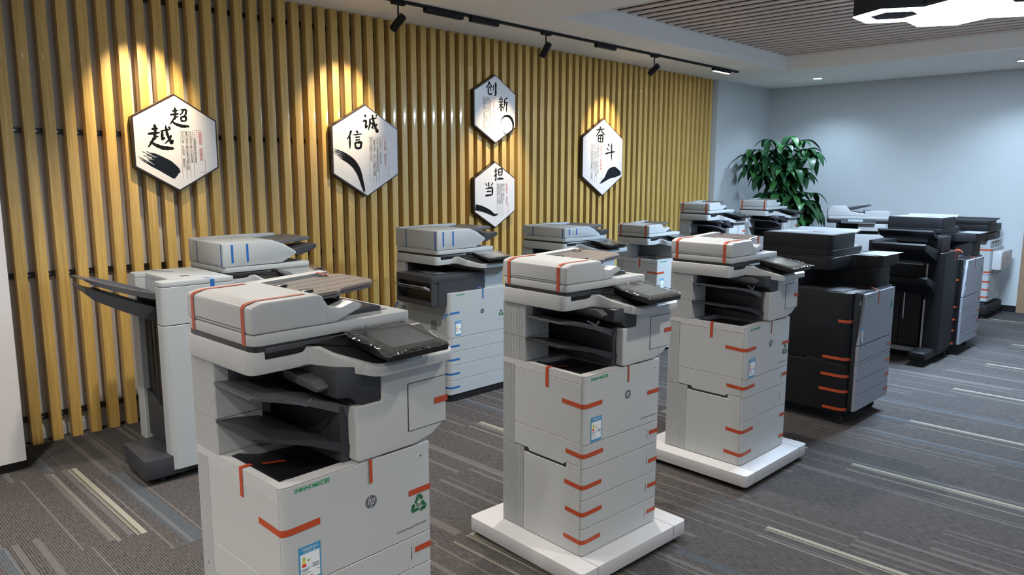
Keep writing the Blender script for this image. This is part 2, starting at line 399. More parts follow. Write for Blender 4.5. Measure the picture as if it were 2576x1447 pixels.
for (a, b, p), lb in zip(SPOTS, names):
    t = thing('track_spotlight', lb, 'spotlight', (a[0], TRY, H-.018), 0, 'spotlights hanging from the ceiling track')
    G().box(-.055, .055, -.018, .018, -.018, 0, .003).part('adapter', blackm, t)
    G().cyl((0, 0, -.015), (0, 0, -.09), .006, 8).part('stem', blackm, t)
    A = Vector((0, 0, -.16)); d = (Vector(b)-Vector(a)).normalized(); d = (d*.6+Vector((-.42, .0, -.72))).normalized() if 0 else d
    A = Vector((0, 0, -.135))
    hd = G(); hd.cyl(A-d*.06, A+d*.07, .028, 20, bev=.003).part('lamp_head', blackm, t)
for o in list(COL.objects):
    if o.name.startswith('track_beam'):
        k = min(range(4), key=lambda i: abs(SPOTS[i][0][0]-o.location.x)); a, b, p = SPOTS[k]
        d = (Vector(b)-Vector(a)).normalized(); o.location = Vector((a[0], TRY, H-.153)) + d*.085
        dd = (Vector(b)-o.location).normalized(); o.rotation_euler = dd.to_track_quat('-Z', 'Y').to_euler()
OUT = ['near the far end of the right wall', 'left of the white pier, by the slat wall', 'behind the camera to the left', 'in the rear left corner of the room', 'above the upright finisher', 'between finisher and nearest printer', 'left of the nearest printer', 'over the aisle right of the camera', 'over the rear aisle', 'near the rear windows', 'over the middle of the floor']
dl = ['round recessed ceiling downlight above the potted plant', 'round recessed ceiling downlight at the right picture edge, by the far wall']
for i, (x, y) in enumerate(DOWN):
    if i > 1: lb = 'added unseen ceiling fill light outside the picture, ' + OUT[i-2]
    else: lb = dl[i]
    t = thing('ceiling_downlight', lb, 'downlight', (x, y, H), 0, 'recessed downlights')
    g = G(); n = 24
    for k in range(n):
        a0, a1 = 2*PI*k/n, 2*PI*(k+1)/n
        g.poly([(math.cos(q)*r_, math.sin(q)*r_, z_) for q, r_, z_ in ((a0, .055, -.006), (a1, .055, -.006), (a1, .075, -.001), (a0, .075, -.001))])
        g.poly([(math.cos(q)*r_, math.sin(q)*r_, z_) for q, r_, z_ in ((a0, .055, -.0005), (a1, .055, -.0005), (a1, .055, -.006), (a0, .055, -.006))])
    g.part('trim_ring', white2, t)
    G().cyl((0, 0, -.004), (0, 0, -.0005), .0545, 24).part('diffuser', lampc, t)
# hexagonal lamp
def hexp(cx, cy, R): return [(cx+R*math.cos(PI/3*k), cy+R*math.sin(PI/3*k)) for k in range(6)]
hl = thing('hexagon_ceiling_lamp', 'bright ceiling lamp of joined hexagons, one an open ring', 'ceiling lamp', (6.6, 1.7, 2.84))
for i, (hx, hy) in enumerate(((6.85, 1.80), (6.41, 1.54), (6.85, 1.28))):
    hx -= 6.6; hy -= 1.7
    h_ = G().prism('z', hexp(hx, hy, .297), .008, .145).part('hexagon_housing', dark, hl)
    G().prism('z', hexp(hx, hy, .296), -.002, .007).part('diffuser', lampw, h_)
hx, hy = 6.415-6.6, 2.06-1.7
def hexring(z0, z1, R, r_):
    g = G(); A = hexp(hx, hy, R); B_ = hexp(hx, hy, r_)
    for k in range(6):
        k2 = (k+1) % 6; g.prism('z', [A[k], A[k2], B_[k2], B_[k]], z0, z1)
    return g
h_ = hexring(.008, .145, .297, .185).part('ring_housing', dark, hl); hexring(-.002, .007, .296, .186).part('ring_diffuser', lampw, h_)

# ------------------------------------------------------------------ wall signs
BR = {
'超': [[(15,79,5),(45,85,4)],[(30,99,7),(31,64,6)],[(3,60,6),(50,68,5)],[(29,66,6),(27,36,5)],[(29,50,5),(45,53,3)],[(24,46,5),(14,28,4),(-2,8,2)],[(6,30,3),(30,14,7),(62,5,9),(100,6,5)],
      [(55,88,3),(88,91,6),(84,66,5),(73,60,2)],[(72,88,5),(66,72,4),(52,60,2)],[(57,54,5),(60,28,5)],[(57,52,4),(86,55,6),(82,32,5)],[(60,31,5),(84,34,4)]],
'越': [[(15,79,5),(42,83,4)],[(29,99,7),(30,64,6)],[(0,59,6),(48,67,5)],[(28,66,7),(26,36,5)],[(28,48,4),(42,51,3)],[(24,46,6),(14,28,5),(-2,6,3)],[(6,30,3),(30,14,7),(60,4,9),(100,4,6)],
      [(50,72,4),(92,82,3)],[(57,72,6),(55,38,6),(68,48,3)],[(72,97,4),(76,62,6),(92,22,7),(99,40,3)],[(93,58,5),(82,38,4),(64,22,2)],[(83,92,5),(91,84,3)]],
'诚': [[(12,94,8),(23,82,3)],[(0,60,4),(22,66,7),(17,26,6),(34,42,3)],[(40,72,4),(90,82,4)],[(46,74,6),(44,45,6),(34,16,3)],[(46,52,4),(64,55,5),(61,28,5),(52,33,2)],[(60,99,5),(68,62,7),(90,6,8),(97,26,2)],[(90,52,5),(78,34,4),(66,22,2)],[(82,97,6),(90,90,4)]],
'信': [[(30,99,8),(20,74,5),(2,52,3)],[(20,76,7),(19,4,5)],[(60,99,8),(74,86,4)],[(40,76,4),(96,84,4)],[(52,64,4),(84,68,4)],[(52,50,4),(84,54,4)],[(50,38,6),(56,6,7)],[(50,36,5),(92,42,8),(84,6,7)],[(56,8,7),(86,10,6)]],
'创': [[(34,99,8),(22,74,6),(0,48,3)],[(32,90,4),(46,74,6),(60,60,4)],[(22,58,4),(46,62,5),(42,38,4),(34,38,2)],[(22,60,5),(20,26,6),(28,12,6),(54,12,5),(56,28,2)],[(72,80,5),(71,34,3)],[(94,99,9),(94,8,8),(80,10,3)]],
'新': [[(26,99,7),(32,90,4)],[(8,82,4),(48,87,4)],[(18,80,5),(22,70,3)],[(40,82,5),(34,70,3)],[(2,63,4),(52,69,4)],[(8,47,4),(50,52,4)],[(30,68,6),(29,6,7),(22,14,2)],[(26,46,5),(16,34,4),(4,22,2)],[(33,42,3),(50,26,6)],[(92,97,6),(62,86,3)],[(64,88,7),(61,50,5),(50,6,2)],[(62,62,4),(100,68,4)],[(82,66,7),(81,0,4)]],
'担': [[(4,72,4),(38,80,4)],[(22,99,7),(23,4,7),(10,16,2)],[(2,36,6),(38,54,3)],[(50,90,6),(52,42,5)],[(50,88,4),(88,92,7),(84,42,5)],[(52,65,4),(82,68,4)],[(51,44,4),(84,47,4)],[(36,14,5),(66,20,8),(102,18,5)]],
'当': [[(44,99,8),(48,64,5)],[(16,90,6),(32,70,4)],[(88,96,6),(66,70,3)],[(12,52,4),(84,62,8),(80,6,8)],[(24,32,5),(78,36,4)],[(12,4,8),(80,10,6)]],
'奋': [[(6,76,4),(94,86,4)],[(50,100,8),(42,72,6),(4,34,3)],[(54,78,5),(74,60,5),(98,48,4)],[(28,44,6),(30,4,5)],[(27,44,4),(76,48,7),(72,2,6)],[(30,26,3),(72,28,3)],[(50,44,5),(51,6,4)],[(29,6,4),(72,6,4)]],
'斗': [[(28,96,7),(44,80,4)],[(16,70,6),(36,54,3)],[(0,34,7),(50,44,4),(102,50,5)],[(64,102,6),(65,50,7),(66,-8,3)]]}
def strokes(parent, ch, x, z, sz, Y, m):
    g = G()
    for k, st in enumerate(BR[ch]):
        pts = []
        for i in range(len(st)-1):
            a, b = st[i], st[i+1]
            for j in range(5): t = j/5; pts.append([a[q]*(1-t)+b[q]*t for q in range(3)])
        pts.append(list(st[-1]))
        # round the corners of the path a little
        q2 = [pts[0]] + [[(pts[i-1][q]+2*pts[i][q]+pts[i+1][q])/4 for q in range(3)] for i in range(1, len(pts)-1)] + [pts[-1]]
        L_, R_ = [], []
        for i, p in enumerate(q2):
            a = q2[max(0, i-1)]; b = q2[min(len(q2)-1, i+1)]; dx, dz = b[0]-a[0], b[1]-a[1]; l = math.hypot(dx, dz) or 1
            wd = p[2]*(1.0 if 0 < i < len(q2)-1 else .45)*.95*(1+.16*math.sin(i*2.3+k)); nx, nz = -dz/l*wd, dx/l*wd
            L_.append((p[0]+nx, p[1]+nz)); R_.append((p[0]-nx, p[1]-nz))
        for i in range(len(q2)-1):
            yy = Y - k*.00004
            g.poly([(x+c[0]*sz/100, yy, z+c[1]*sz/100) for c in (L_[i], L_[i+1], R_[i+1], R_[i])])
    return g.part('character', m, parent)

def brush(parent, pts, widths, Y, m, ragged=0., seed=1, n=26):
    """a dry-brush mark: parallel bristle ribbons of uneven length along a path"""
    rnd = random.Random(seed); g = G()
    P = [Vector((p[0], 0, p[1])) for p in pts]
    def at(t):
        s = t*(len(P)-1); i = min(int(s), len(P)-2); f = s-i
        a = P[max(0, i-1)]; b = P[i]; c = P[i+1]; d = P[min(len(P)-1, i+2)]
        return .5*((2*b)+(c-a)*f+(2*a-5*b+4*c-d)*f*f+(3*b-a-3*c+d)*f**3), widths[i]*(1-f)+widths[i+1]*f
    for k in range(n):
        v0 = (k/n-.5)*2; v1 = ((k+1.15)/n-.5)*2
        t0 = rnd.random()*ragged*(1 if ragged > 0 else 0); t1 = 1-rnd.random()*.04*(1 if abs(v0) < .8 else 2.5)
        last = None
        for j in range(19):
            t = t0+(t1-t0)*j/18; p, wd = at(t); p2, _ = at(min(1, t+.02)); p1, _ = at(max(0, t-.02)); d = (p2-p1).normalized()
            nn = Vector((-d.z, 0, d.x)); a = p+nn*wd*v0; b = p+nn*wd*v1; a.y = b.y = Y-k*.00001
            if last: g.poly([last[0], a, b, last[1]])
            last = (a, b)
    return g.part('brush_mark', m, parent)

def sign(cx, cz, R, label, chars, cols, red, redpos, colpos, cs):
    t = thing('hexagon_sign', label, 'wall sign', (cx, YW, cz), 0, 'hexagon calligraphy signs on the slat wall')
    hx = lambda r_: [(r_*math.sin(PI/3*k), r_*math.cos(PI/3*k)) for k in range(6)]
    dp = .045
    G().prism('y', hx(R), -dp, -.001, .0015).part('frame', framem, t)
    G().prism('y', hx(R-.012), -dp-.0025, -dp+.002, .0008).part('board', boardm, t)
    Y = -dp-.0032
    for ch, x, z, s in chars: strokes(t, ch, x*R, z*R, s*R, Y, ink)
    for i, c in enumerate(cols):
        x = (colpos[0]-i*colpos[2])*R
        text(t, '\n'.join(c), cs*R, greyp, (x, Y, colpos[1]*R), 'small_lettering', align='CENTER', lh=.93)
    g = G()
    for i in range(len(cols)+0):
        x = (colpos[0]-(i+.5)*colpos[2])*R; g.box(x-.0008, x+.0008, Y-.0001, Y+.0002, (colpos[1]-.98)*R, (colpos[1]+.03)*R)
    g.part('ruled_lines', greyp, t)
    text(t, '\n'.join(red), cs*1.35*R, redp, (redpos[0]*R, Y, redpos[1]*R), 'red_lettering', align='CENTER', lh=.93)
    g = G(); x = redpos[0]*R; z = redpos[1]*R; hgt = .84*R; w_ = .075*R
    g.box(x-w_, x-w_+.0015, Y-.0001, Y+.0002, z-.26*R, z+.035*R); g.box(x-w_-.008, x+w_*.5, Y-.0001, Y+.0002, z+.02*R, z+.02*R+.0015)
    g.box(x+w_, x+w_+.0015, Y-.0001, Y+.0002, z-hgt-.02*R, z-hgt+.26*R); g.box(x-w_*.5, x+w_+.008, Y-.0001, Y+.0002, z-hgt-.01*R, z-hgt-.01*R+.0015)
    g.part('red_brackets', redp, t)
    return t, Y
t, Y = sign(1.955, 1.796, .309, 'leftmost hexagon sign, two brushed characters above a straight slanting ink block',
  [('超', -.12, .33, .40), ('越', -.57, -.13, .50)], ['一个人能够突破自身的局限性', '与时俱进的正确认识客观规律', '掌握规律并正确判断事物发展的趋势', '做出的决策，不断前进，超越自己'],
  '超越自我 超越梦想', (.49, .25), (.37, .25, .083), .0545)
brush(t, [(-.76*.309, -.22*.309), (-.48*.309, -.36*.309), (-.22*.309, -.50*.309), (-.02*.309, -.66*.309)], [.030, .043, .046, .036], Y, inkb, .38, 3)
t, Y = sign(3.41, 1.781, .358, 'hexagon sign with a curved arching brush stroke, second from left',
  [('诚', -.08, .38, .42), ('信', -.50, .02, .41)], ['人无信不立，企无信必衰', '以勿信之言做承诺是企业的大忌', '一两重的诚信，胜过一吨重的小聪明', '诚实守信是做人之根本'],
  '一言九鼎 诚信天下', (.50, .31), (.375, .31, .084), .0575)
R = .358
brush(t, [(-.85*R, -.01*R), (-.59*R, -.12*R), (-.37*R, -.25*R), (-.24*R, -.41*R), (-.16*R, -.61*R), (-.08*R, -.90*R)], [.018, .030, .030, .026, .018, .010], Y, ink, .22, 5)
t, Y = sign(4.83, 2.189, .308, 'upper of the two stacked hexagon signs, with a thin ink circle',
  [('创', -.39, .37, .42), ('新', .10, -.06, .44)], ['一切事业的创新不会顺利的', '因为它可以改变变化', '以新应旧，以变应变，与时俱进', '不断发展与创新，才能持续立足不败之地'],
  '守正出新 敢为人先', (-.07, .31), (-.205, .31, .088), .052)
R = .308; P = [(.48*R+.275*R*math.sin(a), -.43*R+.275*R*math.cos(a)) for a in [x*.5-1.6 for x in range(0, 12)]][::-1]
brush(t, P, [.002, .003, .005, .006, .008, .012, .015, .014, .010, .007, .004, .002][:len(P)], Y, ink, .06, 8, 10)
t, Y = sign(4.826, 1.414, .308, 'lower of the two stacked hexagon signs, with a low wavy brush stroke',
  [('担', -.07, .41, .41), ('当', -.47, -.03, .42)], ['借口一般，失败一生', '做好本分，就是做好自己', '不是因为成长了才去承担', '而是因为承担了才会成长'],
  '承担责任 成就自己', (.49, .32), (.36, .33, .084), .059)
brush(t, [(-.84*R, -.34*R), (-.55*R, -.40*R), (-.26*R, -.50*R), (-.04*R, -.60*R), (.11*R, -.57*R)], [.028, .026, .022, .012, .003], Y, ink, .05, 11)
t, Y = sign(6.456, 1.787, .412, 'rightmost hexagon sign, with an ink splash at its lower right',
  [('奋', -.35, .37, .42), ('斗', .08, -.05, .42)], ['幸福是奋斗得，不努力就不幸福', '天上不会掉馅饼！梦想要奋斗才能行', '生命力的意义在于拼搏与奋斗', '因为你面临的世界就是最是一个竞技场'],
  '积极上进 实现梦想', (-.10, .30), (-.22, .32, .086), .056)
R = .412
brush(t, [(-.14*R, -.68*R), (.10*R, -.56*R), (.30*R, -.42*R), (.52*R, -.38*R), (.80*R, -.42*R)], [.006, .022, .056, .060, .012], Y, inkb, .10, 21, 30)

# ------------------------------------------------------------------ shared small details of the machines
def cq(rx, ry, n=8, off=0.):
    """front-left corner curve from (0, ry) to (rx, 0)"""
    out = []
    for k in range(n+1):
        s = k/n; x_, y_ = rx*s*s, ry*(1-s)**2; nx, ny = -(1-s)*ry, -s*rx; l = math.hypot(nx, ny); out.append((x_+nx/l*off, y_+ny/l*off))
    return out
def corner_tape(t, m, z, ys, xf, w=.018, r=.030, ry=.0135, x0=0., y0=0., off=.0012, droop=0.):
    """tape that runs along the left side, round the rounded front-left corner and along the front"""
    P_ = [(x0-off, y0+ys, z+droop)] + [(x0+a_, y0+b_, z) for a_, b_ in cq(r, ry, 8, off)] + [(x0+xf, y0-off, z+droop*.5)]
    return G().ribbon(P_, (0, 0, 1), w).part('tape_strip', m, t)
def flat_tape(t, m, path, wv, w=.018): return G().ribbon(path, wv, w).part('tape_strip', m, t)

def hp_logo(t, x, y, z, R, m=logoG, m2=white2):
    d = G(); n = 40
    d.poly([(x+R*math.cos(2*PI*k/n), y-.0010, z+R*math.sin(2*PI*k/n)) for k in range(n)])
    lg = d.part('round_badge', m, t)
    g = G(); s = R; sh = .30; q = y-.0016
    def bar(a, b, c, d_, wd):      # slanted bar from (a,b) to (c,d_)
        g.poly([(x+s*(a-wd), q, z+s*b), (x+s*(a+wd), q, z+s*b), (x+s*(c+wd), q, z+s*d_), (x+s*(c-wd), q, z+s*d_)])
    def X_(u, v): return u+sh*v
    bar(X_(-.52, -.42), -.42, X_(-.52, .98), .98, .075)           # h stem runs to the rim
    bar(X_(-.20, -.42), -.42, X_(-.20, .32), .32, .075)
    bar(X_(.12, -1.0), -1.0, X_(.12, .32), .32, .075)             # p stem runs to the lower rim
    bar(X_(.52, -.30), -.30, X_(.52, .32), .32, .075)
    def hb(u0, u1, v, wd): g.poly([(x+s*X_(u0, v-wd), q, z+s*(v-wd)), (x+s*X_(u1, v-wd), q, z+s*(v-wd)), (x+s*X_(u1, v+wd), q, z+s*(v+wd)), (x+s*X_(u0, v+wd), q, z+s*(v+wd))])
    hb(-.52, -.14, .35, .07); hb(.05, .58, .35, .07); hb(.10, .58, -.36, .07)
    g.part('badge_letters', m2, lg)

def recycle(t, x, y, z, R, m=dgreen):
    g = G(); q = y-.0012
    for k in range(3):
        A = -k*2*PI/3
        def T(u, v): c, s_ = math.cos(A), math.sin(A); return (x+R*(u*c-v*s_), q, z+R*(u*s_+v*c))
        g.poly([T(-.52, .28), T(-.28, .14), T(-.02, .58), T(-.22, .92), T(-.34, .62)])
        g.poly([T(-.30, .98), T(.22, .98), T(.40, .66), T(.02, .62), T(-.14, .90)][:5])
        g.poly([T(.22, .98), T(.40, .66), T(.56, .76), T(.44, .36), T(.02, .48), T(.18, .57)])
    a = g.part('recycling_mark', m, t); text(a, 'Rm', R*.55, m, (x-R*.34, q, z+R*.22), 'lettering')

def energy_label(t, x, y, z, W_=.064, H_=.100):
    q = y-.0010
    lb = G(); lb.poly([(x, q, z), (x+W_, q, z), (x+W_, q, z+H_), (x, q, z+H_)]); a = lb.part('energy_label', labelB, t)
    g = G(); q -= .0004; b = W_*.06
    g.poly([(x+b, q, z+H_*.40), (x+W_-b, q, z+H_*.40), (x+W_-b, q, z+H_*.80), (x+b, q, z+H_*.80)])
    g.poly([(x+b, q, z+H_*.09), (x+W_-b, q, z+H_*.09), (x+W_-b, q, z+H_*.385), (x+b, q, z+H_*.385)])
    g.part('label_field', labelW, a); q -= .0004
    text(a, '中国能效标识', W_*.13, labelW, (x+W_*.12, q, z+H_*.95), 'lettering')
    text(a, 'CHINA ENERGY LABEL', W_*.062, labelW, (x+W_*.16, q, z+H_*.855), 'lettering')
    def tri(z0, z1, m, nm):
        h0, h1 = (z0-.45)/.30, (z1-.45)/.30; c = x+W_*.22
        G().poly([(c-W_*.10*(1-h0*.7), q, z+H_*z0), (c+W_*.10*(1-h0*.7), q, z+H_*z0), (c+W_*.10*(1-h1*.7), q, z+H_*z1), (c-W_*.10*(1-h1*.7), q, z+H_*z1)]).part(nm, m, a)
    tri(.45, .53, redl, 'red_band'); tri(.54, .62, yel, 'yellow_band'); tri(.63, .72, grn, 'green_band')
    G().poly([(x+W_*.34, q, z+H_*.60), (x+W_*.40, q, z+H_*.63), (x+W_*.50, q, z+H_*.63), (x+W_*.50, q, z+H_*.57), (x+W_*.40, q, z+H_*.57)]).part('grade_arrow', grn, a)
    text(a, '2', W_*.10, labelW, (x+W_*.42, q-.0002, z+H_*.63), 'lettering')
    g = G()
    for zz_, a0, a1 in ((.36, .1, .45), (.33, .1, .4), (.37, .62, .9), (.26, .1, .5), (.16, .1, .62), (.27, .8, .9), (.46, .56, .9), (.43, .62, .9)):
        g.poly([(x+W_*a0, q, z+H_*zz_), (x+W_*a1, q, z+H_*zz_), (x+W_*a1, q, z+H_*(zz_+.012)), (x+W_*a0, q, z+H_*(zz_+.012))])
    g.part('small_print', greyp, a)

def brand(t, x, y, z, s=.0155): text(t, 'SHINHOME琛航', s, green, (x, y-.0010, z), 'shop_sticker', shear=.25, bold=.012, ls=.92)

def film(t, x0, x1, y0, y1, zf, seed, name='clear_film', amp=.006, over=.016):
    """wrinkled clear film over the touch screen; zf(x,y) is the screen surface"""
    rnd = random.Random(seed); g = G(); nx, ny = 40, 28
    ph = [(rnd.uniform(20, 90), rnd.uniform(20, 90), rnd.uniform(0, 6)) for _ in range(6)]
    X0, X1, Y0, Y1 = x0-over, x1+over, y0-over*.8, y1+over*.6
    for j in range(ny+1):
        for i in range(nx+1):
            u, v = i/nx, j/ny; X = X0+(X1-X0)*u; Y = Y0+(Y1-Y0)*v
            ed = min(u, 1-u, v, 1-v); e = max(0, 1-ed/.17)
            h = sum(math.sin(a*X+b*Y+c) for a, b, c in ph)/6; h += .9*math.sin(310*X+90*Y+seed)*math.sin(150*Y-120*X)
            X += e*.006*math.sin(40*Y+seed)*(1 if i in (0, nx) else .4); Y += e*.006*math.sin(33*X+seed)*(1 if j in (0, ny) else .4)
            g.v.append((X, Y, zf(X, Y)+.004+amp*e*(.6*h+.3)+.00015*h - .012*max(0, e-.7)))
    for j in range(ny):
        for i in range(nx): a = j*(nx+1)+i; g.f.append((a, a+1, a+nx+2, a+nx+1))
    return g.part(name, filmm, t)

def touch_screen(t, x0, x1, y0, y1, z0, z1, seed, filmy=True, body=black, glass=screenm):
    """tilted panel: front edge y0 at height z0, back edge y1 at height z1"""
    k = (z1-z0)/(y1-y0); zf = lambda X, Y: z0+(Y-y0)*k
    th = .022
    pan = G()
    pts = rp([(y0, z0-th), (y0-.004, z0-.004), (y0+.004, z0), (y1, z1), (y1, z1-th-.006)], .003)
    pan.prism('x', pts, x0, x1, .004, 2); p = pan.part('control_panel', body, t)
    a, b = (x1-x0)*.17, (y1-y0)*.16
    def sheet(xa, xb, ya, yb, e, m, nm):
        P_ = rp([(xa, ya), (xb, ya), (xb, yb), (xa, yb)], .004)
        return G().poly([(X, Y, zf(X, Y)+e) for X, Y in P_]).part(nm, m, p)
    sheet(x0+.008, x1-.008, y0+.010, y1-.008, .0006, mid, 'panel_face')
    sheet(x0+a, x1-a*.55, y0+b*1.1, y1-b, .0012, glass, 'touch_glass')
    if filmy: film(t, x0, x1, y0, y1, zf, seed)
    return p

def caster(t, x, y, r=.022, m=rubber):
    c = G(); c.cyl((x-.010, y, r), (x+.010, y, r), r, 16, bev=.002); a = c.part('caster_wheel', m, t)
    G().box(x-.013, x+.013, y-.014, y+.014, r*1.1, r*2.3, .002).part('caster_fork', black, a)

# ------------------------------------------------------------------ scanner with document feeder
def scanner(t, z0, W_, D0, D1, lid, seed, tape=orange, pm=white, shelf=True, tall=1., arm=True, xr=None):
    """z0 underside; D0/D1 front/back y of the scanner; lid = height of the feeder block"""
    xr = xr or W_+.02
    # base
    g = G(); g.prism('z', rp([(-.008, D0), (xr, D0), (xr, D1), (-.008, D1)], [.032, .01, .02, .03], 6), z0, z0+.062, .006, 2)
    base = g.part('scanner_base', pm, t)
    if shelf:
        xm = W_+.068; yb = D0+.02; yf = -.046
        zt = lambda Y: z0+.058+(min(Y, D0-.005)-(D0-.005))*(.058/(D0-.005-yf))
        zl = lambda Y: z0+.002+(min(Y, D0-.005)-(D0-.005))*(.030/(D0-.005-yf))
        def wedge(poly_, e0, e1, bev, seg, inset=0):
            g = G().prism('z', poly_, 0, 1, 0) if not bev else G()
            if bev:
                g.prism('z', poly_, 0, .05, bev, seg); k = .05
            else: k = 1
            g.v = [(x_, y_, (zl(y_)+e0)*(1-z_/k)+(zt(y_)+e1)*(z_/k)) for x_, y_, z_ in g.v]
            return g
        out = rp([(.110, yb), (xm, yb), (xm, yf), (.272, yf), (.192, .040), (.165, D0-.004), (.110, D0)], [0, .01, .035, .06, .06, .05, 0], 6)
        sh = wedge(out, 0, 0, .009, 3); sh.part('panel_shelf', pm, t)
        inn = rp([(.140, D0-.006), (xm-.012, D0-.006), (xm-.012, yf+.013), (.277, yf+.013), (.200, .048), (.174, D0-.004)], [0, .01, .025, .05, .05, .02], 6)
        o = G(); o.poly([(X, Y, zt(Y)+.0012) for X, Y in inn]); o.part('shelf_inlay', blackm, t)
    # dark groove between base and lid
    G().box(-.002, xr-.003, D0-.001, D1-.002, z0+.060, z0+.075, 0, 1, .028).part('lid_gap', black, t)
    G().prism('x', rp([(D0+.03, z0+.036), (D0+.03, z0+.070), (D0-.001, z0+.070), (D0-.0045, z0+.056), (D0-.002, z0+.038)], .006), .034, xr-.005, .004, 2).part('front_trim', black, t)
    L0 = z0+.0745
    pl = G(); pl.prism('z', rp([(0, D0-.004), (xr, D0-.004), (xr, D1), (0, D1)], [.03, .012, .012, .02], 6), L0, L0+.030, .004, 2)
    pl.part('scanner_lid', pm, t)
    T = L0+lid                               # top of the feeder
    AW = W_*.41*(1.3 if tall > 1 else 1)
    q = D0-.004
    # feeder block
    if tall > 1:
        prof = rp([(0, L0+.0305), (0, T-.004), (AW, T), (AW+.08, T-.030), (AW+.155, T-.078), (AW+.155, T-.092), (AW+.06, L0+.034)], [0, .010, .05, .02, .008, .008, .02], 4)
        blk_ = G().prism('y', prof, q, D1-.05, .010, 2)
        blk_.prism('y', rp([(0, L0+.0305), (0, T-.002), (AW+.02, T+.006), (AW+.24, T+.004), (AW+.24, T-.022), (AW, T-.03), (AW, L0+.04)], [0, .008, 0, .004, .004, 0, 0]), D1-.055, D1, .005, 2)
    else:
        prof = rp([(0, L0+.0305), (0, T-.012), (.035, T-.002), (AW, T), (AW+.012, T-.006), (AW+.02, L0+.0305)], [0, .012, .02, .012, .01, 0], 5)
        blk_ = G().prism('y', prof, q, D1, .013, 3)
        pa = rp([(AW-.03, T-.004), (AW+.005, T-.003), (AW+.028, T-.035), (AW+.062, T-.044), (AW+.110, T-.030), (AW+.138, T-.042), (AW+.125, T-.054), (AW+.05, L0+.032), (AW-.03, L0+.031)], [0, .012, .02, .03, .02, .01, .014, .02, 0], 6)
        blk_.prism('y', pa, q+.001, q+.060, .007, 2)
        blk_.prism('y', rp([(AW-.02, T-.02), (AW-.02, T-.001), (AW+.235, T+.012), (AW+.245, T-.004), (AW+.10, T-.03)], [0, 0, .004, .004, .01]), D1-.045, D1, .004, 2)
    fd = blk_.part('document_feeder', pm, t)
    # seam line on the left side and front
    g = G(); g.box(-.0008, .002, q+.05, D1-.05, L0+.0405, L0+.0418); g.part('feeder_seam', seam, t)
    # input tray
    if tall > 1:
        g = G(); g.prism('y', [(AW+.03, T-.030), (AW+.03, T-.022), (AW+.30, T-.002), (AW+.31, T-.010), (AW+.30, T-.022), (AW+.12, T-.038)], q+.10, D1-.06, .003, 1)
        g.part('document_tray', mid, t)
        g = G(); g.prism('y', [(AW+.13, T-.098), (AW+.15, T-.066), (AW+.30, T-.042), (AW+.315, T-.052), (AW+.305, T-.070), (AW+.20, T-.108)], q+.030, q+.24, .004, 1); g.part('tray_extension', dark, t)
        g = G(); g.box(AW+.09, xr-.03, q+.06, D1-.03, L0+.028, L0+.0325, .001); g.part('output_floor', dark, t)
    else:
        tr_ = rp([(AW+.008, D1-.046), (AW+.225, D1-.046), (AW+.262, D1-.07), (AW+.262, q+.125), (AW+.235, q+.085), (AW+.118, q+.075), (AW+.095, q+.055), (AW+.045, q+.062), (AW+.008, q+.062)], [0, .02, .03, .03, .03, .02, .015, 0, 0], 4)
        M = Matrix.Translation((AW, 0, T-.022)) @ Matrix.Rotation(math.radians(-3.6), 4, 'Y') @ Matrix.Translation((-AW, 0, 0))
        g = G(); g.prism('z', tr_, 0, .011, .003, 1, M); dtr = g.part('document_tray', taupe, t)
        g = G(); g.prism('z', [(a if a < AW+.02 else a-.004, b) for a, b in tr_], -.006, .0, .001, 1, M); g.part('tray_rim', mid, dtr)
        G().box(AW+.012, AW+.045, q+.10, q+.13, .008, .019, .003, 2, None, M).part('paper_guide', black, dtr); G().box(AW+.012, AW+.045, D1-.13, D1-.10, .008, .019, .003, 2, None, M).part('paper_guide', black, dtr)
        g = G()
        for kx in range(5):
            g.box(AW+.05+.0, AW+.25, q+.09+.055*kx, q+.0908+.055*kx, .0108, .0114, 0, 1, None, M)
        g.part('tray_grooves', dark, dtr)
        g = G(); g.prism('y', [(AW+.055, L0+.0295), (AW+.10, L0+.036), (AW+.22, L0+.050), (AW+.245, L0+.044), (AW+.245, L0+.0295)], q+.062, D1-.06, .002, 1); g.part('output_tray', dark, t)
        g = G(); g.box(AW+.045, xr-.035, q+.064, D1-.03, L0+.029, L0+.0318); g.part('output_floor', taupe, t)
        M2 = Matrix.Translation((AW+.200, q+.215, L0+.048)) @ Matrix.Rotation(math.radians(14), 4, 'Y')
        g = G(); g.box(-.004, .004, 0, .085, 0, .062, .002, 1, None, M2); g.part('paper_stop', black, t)
        G().cyl((AW+.215, D1-.062, T-.002), (AW+.215, D1-.062, T+.012), .0035, 8, .001).part('tray_pin', black, t)
    # tapes
    if tape:
        if tall > 1:
            for yy in (q+.36, q+.022): flat_tape(t, tape, [(-.0012, yy, L0+.030), (-.0012, yy, T-.012)], (0, 1, 0), .012)
            for xx in (.055, .145): flat_tape(t, tape, [(xx, q-.0012, L0+.055), (xx, q-.0012, T-.014)], (1, 0, 0), .013)
            flat_tape(t, tape, [(.01, q+.36, T+.001), (.05, q+.37, T+.002)], (0, 1, 0), .012)
        else:
            for yy, xe in ((D1-.040, .155), (q+.042, .175)):
                flat_tape(t, tape, [(-.0014, yy, L0-.002), (-.0014, yy, T-.016), (.004, yy, T-.0085), (.012, yy, T-.0055), (.035, yy, T-.0008), (xe, yy, T+.0012)], (0, 1, 0), .017)
            M_ = T+.002
            flat_tape(t, tape, [(AW+.19, D1-.052, T+.013), (AW+.215, D1-.08, T+.006)], (.6, .5, 0), .02)
    return T

